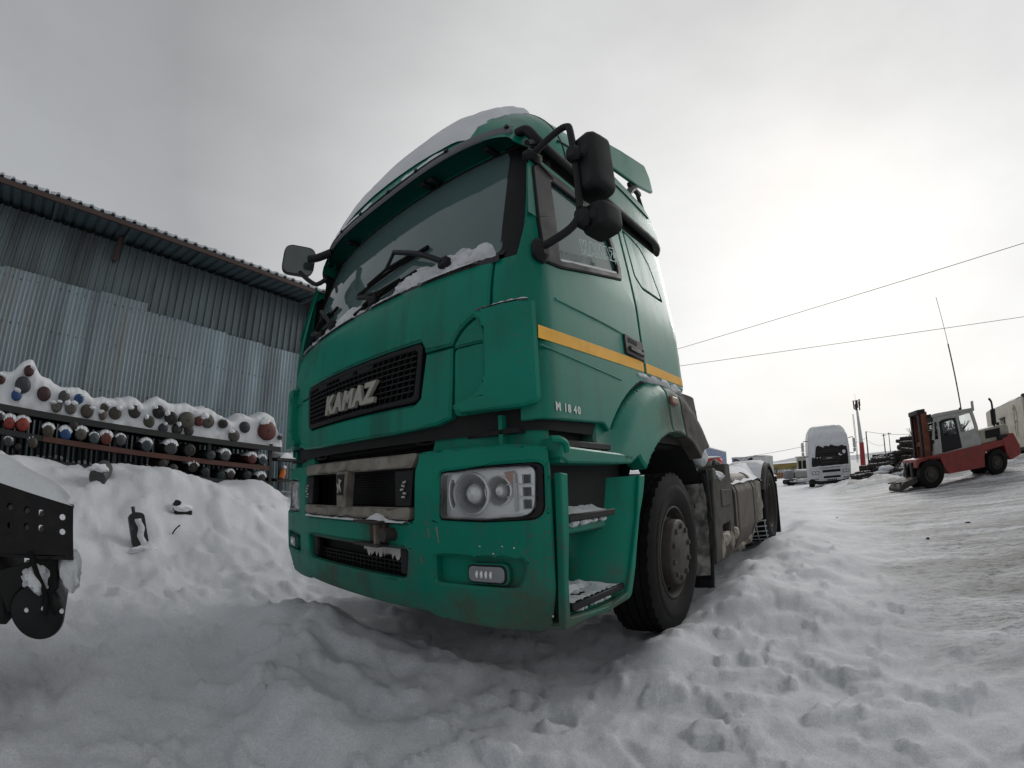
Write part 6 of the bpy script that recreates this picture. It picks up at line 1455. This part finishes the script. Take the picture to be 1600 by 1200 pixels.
for s in (-1, 1):
    h = panel('headlight', sg(rp([(.66, .93), (1.06, .93), (1.08, .74), (.68, .74)], .03), s), WF, M['lampdark'], WT, su=.1, sv=0, thick=.02, bev=.006, lift=.035)
    for k in range(2): MB().cyl((s * (.78 + k * .17), WF(s * .8, .84)[0][1] - .03, .84), (s * (.78 + k * .17), WF(s * .8, .84)[0][1] - .055, .84), .06, n=12).build('lamp_bowl', M['reflector'], h)
    panel('fog_light', sg(rp([(.70, .52), (1.08, .52), (1.08, .44), (.70, .44)], .02), s), WF, M['lampdark'], WT, su=.1, sv=0, thick=.02, bev=.004, lift=.035)
    mr_ = MB().box((s * 1.50, .20, 2.32), (.16, .12, .52), bev=.03).box((s * 1.50, .20, 1.94), (.16, .12, .18), bev=.03).build('mirror', M['whitepaint'], WT)
    MB().tube([(s * 1.18, .2, 2.62), (s * 1.42, .16, 2.66), (s * 1.5, .16, 2.4), (s * 1.5, .16, 1.86), (s * 1.38, .18, 1.76), (s * 1.2, .2, 1.78)], .022, 6).build('mirror_arm', M['black'], mr_)
    MB().lathe([(-.15, .25), (-.15, .48), (.15, .48), (.15, .25)], (s * 1.0, 1.2, .5), 'X', 24).build('wheel', M['rubber'], WT)
MB().box((-.96, .05, .36), (.48, .2, .3), bev=.03).build('bumper_end', M['void'], WT); MB().box((.2, .1, .28), (1.9, .3, .2)).build('lower_valance', M['void'], WT)
panel('bumper', rp([(-1.15, 1.12), (-.62, 1.12), (-.5, 1.02), (.5, 1.02), (.62, 1.12), (1.15, 1.12), (1.15, .45), (.6, .36), (-.6, .36), (-1.15, .45)], .03), WF, M['whitepaint'], WT, holes=[rp([(-.48, .96), (.55, .96), (.55, .82), (-.48, .82)], .02), rp([(-.42, .62), (.55, .62), (.55, .50), (-.42, .50)], .02)], su=.1, sv=0, thick=.03, bev=.008, lift=.025)
panel('bumper_slots', [(-.5, 1.0), (.58, 1.0), (.58, .45), (-.5, .45)], WF, M['void'], WT, su=.2, sv=0, thick=.005, bev=0, lift=.004)
panel('plate_light_bar', rp([(-.22, .44), (.32, .44), (.32, .33), (-.22, .33)], .03), WF, M['void'], WT, su=.2, sv=0, thick=.01, bev=.003, lift=.04)
for k in range(4): MB().cyl((-.13 + k * .12, -.09, .385), (-.13 + k * .12, -.11, .385), .025, n=8).build('led', M['white_ink'], WT)
MB().box((0, 4.2, .8), (.9, 4.4, .3)).build('chassis', M['void'], WT)
rows = []
for x in np.linspace(-1.1, 1.1, 20): rows.append([(x, WF(x, 1.12)[0][1] + d, 1.12 + h_ + .03 * float(fbm(x * 4, d * 6, 5, 2))) for d, h_ in ((-.06, 0), (-.02, .06), (.02, .07))])
MB().grid(rows).build('snow_ledge', M['snow'], WT)
# ================================================================== beige box trailer at the right edge
A_v, B_v = Vector((10.53, 21.28, 0)), Vector((11.19, 29.48, 0))
TL = thing('box_trailer', 'long cream box trailer with a small window and faded print at right edge', 'trailer', (10.53, 21.28, 0), math.atan2(8.2, .66))
M['cream'] = mat('cream_body_panel', (.50, .47, .38), .5, var=.06, scale=2, dirt=(.30, .26, .2), damt=.5, dscale=2.5)
mb = MB(); mb.prism(rp([(0, .62, .03), (0, 2.72, .12), (-1.25, 2.93, .4), (-2.5, 2.72, .12), (-2.5, .62, .03)], .05), lambda y, z, t: (t, y, z), .05, 8.3)
mb.build('body', M['cream'], TL, 30)
MB().box((.02, -1.25, 1.7), (.06, 2.2, 1.9)).build('rear_opening', M['void'], TL)
for y in (-.04, -2.46): MB().box((-.0, y, 1.68), (.10, .10, 2.12), bev=.01).build('rear_frame', M['cream'], TL)
MB().box((0, -1.25, 2.74), (.16, 2.5, .16), bev=.05).build('rear_frame', M['steel'], TL)
for z in (1.35, 2.0): MB().box((-.01, -1.25, z), (.05, 2.3, .08)).build('door_bar', M['steelrim'], TL)
wd = MB().box((4.1, .015, 1.72), (.95, .05, .72), bev=.01).build('window', M['steelrim'], TL); MB().box((4.1, .045, 1.70), (.80, .02, .58)).build('pane', M['blackgloss'], TL.children[-1] if False else wd)
MB().box((4.1, .06, 2.10), (1.1, .08, .05)).build('window_hood', M['steelrim'], wd)
pr = mat('faded_brown_print', (.33, .25, .18), .6, var=.3)
for k, pts in enumerate(([(1.25, 1.15), (1.32, 1.6), (1.15, 2.0), (1.3, 2.4), (1.55, 2.3), (1.5, 2.0)], [(1.6, 1.1), (1.72, 1.5), (1.68, 1.9), (1.85, 2.15)], [(1.1, 1.75), (1.4, 1.82), (1.6, 1.7)], [(1.2, 2.15), (1.5, 2.5), (1.8, 2.3)])):
    MB().tube([(x, .004, z) for x, z in pts], .022, 4, 4).build('faded_print', pr, TL)
MB().box((4.2, -1.25, .55), (8.1, 2.3, .14)).build('underframe', M['void'], TL)
for x in (2.0, 6.4):
    for y in (-.25, -2.25): MB().lathe([(-.13, .1), (-.13, .45), (.13, .45), (.13, .1)], (x, y, Hs(10.7, 24) + .45), 'Y', 20).build('wheel', M['rubber'], TL)
rows = []
for x in np.linspace(.0, 8.3, 40): rows.append([(x, y, z + .05 + .04 * float(fbm(x, y * 2, 6, 3))) for y, z in ((.0, 2.66), (-.2, 2.75), (-1.25, 2.93), (-2.3, 2.75), (-2.5, 2.66))])
MB().grid(rows).build('roof_snow', M['snow'], TL, 60)
# ================================================================== heap of logs under snow
M['bark'] = mat('dark_wet_bark', (.028, .022, .018), .85, var=.4, scale=10, bump=.4, snow=(.98, 9))
base = MB().lathe([(0, .10), (.02, .115), (1.0, .12), (1.9, .105), (1.92, .08), (1.92, .0)], axis='Y', n=9)
lm_ = base.mesh('log')
rl = random.Random(5)
for k in range(298):
    t = rl.random(); x = 3.4 + t * 5.2; 
    zmax = .95 + .60 * ss(.0, .7, t)
    lay = rl.random(); y = 21.7 + lay * .9 + rl.uniform(-.2, .2); z = Hs(x, y) - .05 + (.14 + .42 * ss(0, .5, t)) * rl.random() + .10 * lay
    o = bpy.data.objects.new('log', lm_); COL.objects.link(o)
    if not lm_.materials: lm_.materials.append(M['bark']); lm_.polygons.foreach_set('use_smooth', [True] * len(lm_.polygons))
    o.location = (x, y, z); s_ = rl.uniform(.7, 1.35); o.scale = (s_, rl.uniform(.22, .60), s_)
    o.rotation_euler = (R(rl.uniform(-14, 14)), R(rl.uniform(0, 360)), R(rl.choice((-75, -80, 90, 20, -20, 60)) + rl.uniform(-18, 18)))
    tag(o, 'dark snow-dusted log in the long heap behind the forklift', 'log', 'logs heaped in the yard')
HS = []
for k in range(26):
    t = rl.random(); x = 2.7 + t * 4.4; z = .05 + rl.random() * (.45 + .5 * t)
    o = lump(x + .9, 21.2 + z * .5 + t * .5, z, rl.uniform(.15, .4), .25, rl.uniform(.08, .17), 60 + k, M['snow'], None, 'snow_lump', 8); HS.append(o)
mb = MB()
for o in HS: mb.add([v.co for v in o.data.vertices], [tuple(p.vertices) for p in o.data.polygons]); bpy.data.objects.remove(o)
tag(mb.build('heap_snow', M['snow'], None, 60), kind='stuff')
# ================================================================== masts, poles and wires
def at(az, D, z=None):
    a = R(az); x, y = 2.2069 + D * math.sin(a), -1.2348 + D * math.cos(a); return Vector((x, y, Hs(x, y) if z is None else z))
p = at(2.0, 95)
CT = thing('cell_tower', 'tall red and white antenna mast rising behind the white truck', 'mast', p)
h0 = 1.065 + 95 * math.tan(R(1.6)) - p.z; h1 = 1.065 + 95 * math.tan(R(5.2)) - p.z; h2 = 1.065 + 95 * math.tan(R(6.3)) - p.z
MB().cyl((0.15, 0, 0), (.15, 0, h0), .52, .44, 12).build('red_base', mat('signal_red_paint', (.36, .03, .03), .5, dirt=(.2, .05, .05), damt=.5), CT)
MB().cyl((.10, 0, h0), (-.05, 0, h1), .40, .20, 12).build('white_shaft', M['whitepaint'], CT)
MB().cyl((-.05, 0, h1), (-.10, 0, h2), .18, .12, 10).build('top_shaft', M['steel'], CT)
for k, (dx, dz, l_) in enumerate(((-.55, .1, 1.6), (.5, -.1, 1.7), (.15, .25, 1.5), (.62, .5, 1.3), (-.25, -.3, 1.2))): MB().box((dx, .2 * (k % 2), (h1 + h2) / 2 + dz), (.26, .2, l_), bev=.05).build('antenna_panel', (M['steel'], M['black'])[k % 2], CT)
MB().cyl((-.8, 0, h2), (.5, 0, h2), .05).build('antenna_bar', M['steel'], CT); MB().cyl((-.1, 0, h2), (-.12, 0, h2 + 1.3), .02).build('lightning_rod', M['steel'], CT)
for dx in (-.75, -.95): MB().tube([(dx, 0, 1.5), (dx - .05, 0, h1 - .6)], .045, 5).build('ladder_rail', M['steelrim'], CT)
for k in range(24): MB().box((-.87, 0, 2 + k * (h1 - 3) / 24), (.24, .05, .05)).build('ladder_rung', M['steelrim'], CT)
M['polewood'] = mat('grey_pole_wood', (.055, .048, .042), .85)
PT = []
for (az, el, r, lb) in ((2.75, 2.75, .17, 'utility pole nearest the red and white mast'), (4.73, 2.25, .15, 'middle utility pole with crossarm above the log heap'), (5.32, 2.35, .10, 'thin utility pole right beside the middle one')):
    p = at(az, 110); hh = 1.065 + 110 * math.tan(R(el)) - p.z; PT.append(p + Vector((0, 0, hh)))
    o = thing('utility_pole', lb, 'utility pole', p, 0, 'utility poles behind the yard')
    MB().cyl((0, 0, 0), (-.05, 0, hh), r, r * .7, 8).build('pole', M['polewood'], o); MB().box((0, 0, hh - .3), (.9 if az != 2.75 else .3, .12, .14)).build('crossarm', M['polewood'], o)
def wire(pts, r, lb, sag=0.0):
    a, b_ = Vector(pts[0]), Vector(pts[1]); L_ = (b_ - a).length
    o = MB().tube([a + (b_ - a) * t - Vector((0, 0, sag * 4 * t * (1 - t))) for t in np.linspace(0, 1, 40)], r, 5).build('overhead_wire', M['black']); tag(o, lb, 'wire', 'overhead wires'); return o
def el_(az, D, el): p = at(az, D, 0); p.z = 1.0653 + D * math.tan(R(el)); return p
w1a, w1b = el_(-17.9, 22, 15.0), el_(24.5, 18.0, 18.26)
wire([w1a + (w1a - w1b) * .5, w1b + (w1b - w1a) * .6], .0105, 'upper thin black wire crossing the sky right of the cab', .0)
w2a, w2b = el_(-17.7, 24, 12.79), el_(22.2, 25.5, 11.46)
wire([w2a + (w2a - w2b) * .5, w2b + (w2b - w2a) * .6], .0115, 'lower thin black wire crossing the sky right of the cab', .0)
wire([PT[0], el_(12, 100, 2.0)], .035, 'wire from the pole nearest the mast towards the forklift', .9); wire([PT[0] - Vector((0, 0, 1.2)), el_(1.2, 96, 1.7)], .03, 'short wire between the mast and its nearest pole', .3)
wire([PT[0] - Vector((0, 0, 1.8)), PT[1] - Vector((0, 0, 2.2))], .025, 'low wire strung between the first two utility poles', .6)
wire([el_(-12, 90, 1.15), el_(-3.5, 90, 1.95)], .03, 'distant wire above the white box body', .1)
# ================================================================== far things between truck and yard
HL = []
rows = []
for az in np.linspace(-45, 60, 120):
    a = R(az); D = 620
    e = .26 + .12 * float(fbm(az * .12, 1, 3, 4)) + .42 * math.exp(-((az + 4.5) / 3) ** 2) + .1 * ss(15, 50, az) 
    b0 = Vector((2.2 + D * math.sin(a), -1.2 + D * math.cos(a), -6)); t0 = Vector((2.2 + (D + 160) * math.sin(a), -1.2 + (D + 160) * math.cos(a), 1.1 + (D + 160) * math.tan(R(max(.15, e)))))
    rows.append([b0.lerp(t0, q) + Vector((0, 0, 3 * math.sin(q * 3) * q)) for q in np.linspace(0, 1, 8)] + [t0 + Vector((60 * math.sin(a), 60 * math.cos(a), -30))])
hm = mat('snowy_hillside', (.60, .62, .65), .9, var=.1, scale=.02, dirt=(.16, .16, .16), damt=.7, dscale=.12, dlo=.5)
tag(MB().grid(rows).build('snowy_hill', hm, None, 60), kind='structure')
YB = thing('warehouse', 'long low yellow warehouse far across the snowy yard', 'building', at(-7.2, 88), R(-4))
gz_ = YB.location.z; zt_ = lambda el, D=88: 1.065 + D * math.tan(R(el)) - gz_
MB().box((0, 3, (zt_(.05) + zt_(-.62)) / 2), (9.5, 6, zt_(.05) - zt_(-.62)), bev=.05).build('wall', mat('ochre_yellow_wall', (.30, .235, .07), .7, var=.12, scale=.6), YB)
MB().box((0, 3, zt_(-.62) / 2), (9.5, 5.9, zt_(-.62))).build('lower_wall', M['whitepaint'], YB)
rows = [[(-4.9, -.1, zt_(.05)), (-4.9, 3, zt_(.25)), (-4.9, 6, zt_(.05))], [(4.9, -.1, zt_(.05)), (4.9, 3, zt_(.25)), (4.9, 6, zt_(.05))]]
MB().grid(rows).build('roof', M['snow'], YB, 0)
FN = thing('board_fence', 'rusty orange board fence in front of the yellow warehouse', 'fence', at(-7.0, 80), R(-3)); gz_ = FN.location.z
for k in range(22): MB().box((-4.2 + k * .4, 0, .45), (.36, .05, .95 + .08 * (k % 3)), bev=.01).build('board', mat('rusty_fence_board', (.24, .115, .045), .8, var=.3) if k == 0 else bpy.data.materials['rusty_fence_board'], FN)
rb = random.Random(3)
mb = MB()
for k in range(40): x = -4.2 + rb.random() * 8.6; mb.tube([(x, .6, 0), (x + rb.uniform(-.15, .15), .6, 1.0), (x + rb.uniform(-.3, .3), .6, 1.6 + rb.random() * .5)], .035, 4)
bs = mb.build('brush', M['polewood']); bs.location = at(-7.0, 81); tag(bs, 'bare brush stems standing behind the rusty fence', 'brush', None, 'stuff')
p = at(-4.85, 46); HU = thing('watch_hut', 'small pale hut with two dark windows beside the white truck', 'hut', p, R(-8))
e0 = 1.065 + 46 * math.tan(R(.62)) - p.z; MB().box((0, .8, e0 / 2), (1.25, 1.6, e0), bev=.03).build('wall', M['cream'], HU)
for x in (-.30, .12): MB().box((x, -.01, e0 - .75), (.30, .04, .85)).build('window', M['blackgloss'], HU)
MB().box((0, .8, e0 + .04), (1.45, 1.8, .1), bev=.03).build('roof', M['snow'], HU); MB().box((.48, -.01, e0 - .95), (.34, .04, 1.3)).build('door', M['steel'], HU)
p = at(-5.6, 36); SV = thing('snowed_vehicle', 'low dark vehicle buried in snow left of the white truck', 'vehicle', p, R(20))
MB().box((0, 0, .25), (2.0, 1.5, .35), bev=.08).build('body', M['void'], SV); MB().box((-.62, .2, .78), (.6, .9, .62), bev=.06).build('cab', M['lampdark'], SV); MB().box((.35, .3, .72), (1.2, 1.0, .5), bev=.06).build('cargo_box', M['fkgrey'], SV)
for x in (-.7, .7): MB().lathe([(-.1, .1), (-.1, .28), (.1, .28), (.1, .1)], (x, -.72, .2), 'Y', 14).build('wheel', M['rubber'], SV)
for k, (x, y, z, sx, sz) in enumerate(((.3, -.65, .30, .7, .16), (.35, .3, 1.0, .65, .10), (-.55, -.5, .30, .45, .12), (.75, -.8, .12, .5, .14))): lump(x, y, z, sx, .4, sz, 80 + k, M['snow'], SV, 'snow_lump', 8)
# blue tilt trailer and its red tractor
p = at(-15.2, 40); BT = thing('curtain_trailer', 'blue curtain-sided trailer with a snowy roof behind the green truck', 'trailer', at(-16.3, 33), R(90 - 2))
zt2 = 1.065 + 33 * math.tan(R(2.6)) - BT.location.z
BT.rotation_euler = (0, 0, math.atan2(*( (at(-13.9, 46) - at(-16.3, 33)).yx )))
M['bluetarp'] = mat('blue_tarpaulin', (.03, .085, .26), .5, var=.2, scale=1.2, dirt=(.2, .24, .3), damt=.5, dscale=1.5)
Lb = (at(-13.9, 46) - at(-16.3, 33)).length
for k in range(6): MB().box((Lb * (k + .5) / 6, 1.25, (zt2 + 1.0) / 2), (Lb / 6 - .02, 2.5, zt2 - 1.0), bev=.03).build('tarp_panel', M['bluetarp'], BT)
MB().box((Lb / 2, 1.25, zt2 + .05), (Lb, 2.55, .12), bev=.04).build('roof_snow', M['snow'], BT); MB().box((Lb / 2, 1.25, .85), (Lb, 2.4, .25)).build('frame', M['void'], BT); MB().box((-.05, 1.25, (zt2 + 1) / 2), (.08, 2.5, zt2 - 1)).build('headboard', M['whitepaint'], BT)
for x in (Lb - 2.5, Lb - 4): MB().lathe([(-.15, .2), (-.15, .5), (.15, .5), (.15, .2)], (x, .25, .5), 'Y', 18).build('wheel', M['rubber'], BT)
RC = thing('red_truck_cab', 'bright red truck cab just showing behind the chassis of the green truck', 'truck', at(-16.3, 29), R(10)); zr = 1.065 + 29 * math.tan(R(1.25)) - RC.location.z
MB().box((0, .8, (zr + .6) / 2), (1.7, 1.6, zr - .6), bev=.1).build('cab', M['fkred'] if False else mat('bright_red_paint', (.55, .025, .02), .4), RC); MB().box((0, -.02, zr - .5), (1.4, .06, .5), bev=.05).build('windscreen', M['blackgloss'], RC)
MB().box((0, -.02, .85), (1.2, .05, .3)).build('grille', M['black'], RC)
for x in (-.75, .75): MB().lathe([(-.12, .2), (-.12, .45), (.12, .45), (.12, .2)], (x, .8, .45), 'X', 16).build('wheel', M['rubber'], RC)
lump(0, .7, zr + .05, .8, .8, .12, 5, M['snow'], RC, 'snow_cap', 8)
p = at(-12.0, 36); WB = thing('box_trailer', 'open white truck box with snow sagging over its dark opening', 'truck body', p, R(-14)); z1 = 1.065 + 36 * math.tan(R(1.15)) - p.z; z0 = z1 - 1.5
for x in (-.86, .86): MB().box((x, 1.9, (z0 + z1) / 2), (.09, 3.8, z1 - z0), bev=.01).build('side_wall', M['whitepaint'], WB)
MB().box((0, 1.9, z0), (1.8, 3.8, .1), bev=.01).build('floor', M['whitepaint'], WB); MB().box((0, 3.7, (z0 + z1) / 2), (1.7, .06, z1 - z0)).build('front_wall', M['bluetarp'], WB)
MB().box((0, .0, z1 - .04), (1.8, .1, .1), bev=.02).build('lintel', M['whitepaint'], WB); MB().box((0, 1.9, z0 / 2), (1.0, 3.4, z0)).build('chassis', M['void'], WB)
MB().box((-.1, 1.5, z0 + .35), (.9, .9, .6), bev=.05).build('crate', M['bluetarp'], WB)
rows = []
for x in np.linspace(-.9, .9, 21): rows.append([(x, y, z1 + h_ - .42 * max(0, 1 - abs(x - .1) / .55) * k) for y, h_, k in ((-.08, -.06, 1.0), (-.06, .03, .75), (.0, .06, .55), (.8, .06, .35), (3.8, .04, .0))])
MB().grid(rows).build('roof_snow', M['snow'], WB, 60)
# bare shrubs beyond the forklift
def bare_tree(p, h_, seed, lb):
    r_ = random.Random(seed); t = thing('bare_tree', lb, 'tree', p, 0, 'bare winter trees beyond the yard')
    MB().tube([(0, 0, 0), (.05, 0, h_ * .4), (0, .05, h_ * .7)], .10, 6).build('trunk', M['polewood'], t)
    mb = MB()
    for k in range(60):
        z = h_ * r_.uniform(.15, .7); a = r_.uniform(0, 6.28); L_ = h_ * r_.uniform(.2, .45); e = r_.uniform(.5, 1.2)
        q = Vector((math.cos(a) * math.cos(e), math.sin(a) * math.cos(e), math.sin(e))); p0 = Vector((0, 0, z)); p1 = p0 + q * L_ * .5; p2 = p1 + (q + Vector((r_.uniform(-.4, .4), r_.uniform(-.4, .4), .3))).normalized() * L_ * .5
        mb.tube([p0, p1, p2], .035, 3)
        for _ in range(3): mb.tube([p1, p1 + (q + Vector((r_.uniform(-.8, .8), r_.uniform(-.8, .8), .5))) * L_ * .35], .02, 3)
    tag(mb.build('crown', M['polewood'], t), kind='stuff')
for k, (az, D, h_, lb) in enumerate(((10.0, 60, 4.2, 'bare tree between the forklift mast and its cab'), (8.3, 62, 2.8, 'small bare tree left of the forklift mast'), (12.0, 58, 3.4, 'bare tree seen through the forklift door window'), (13.2, 60, 3.2, 'bare tree seen behind the forklift cab frame'))): bare_tree(at(az, D), h_ + 1.2, k, lb)
# dark clods on the driven snow
rl = random.Random(11)
for k, (az, D) in enumerate(((13.4, 7.4), (-1.2, 9.3), (9, 6.2))):
    o = lump(0, 0, 0, .05 if k == 0 else .025, .03, .02, 90 + k, M['void'], None, 'dirt_clod', 7); o.location = at(az, D) + Vector((0, 0, .0)); tag(o, ('largest dark clod of dirt lying on the yard before the forklift', 'small dark clod farthest off on the yard near the white truck', 'small dark clod nearest on the yard below the forklift')[k], 'dirt clod', 'dirt clods on the yard')
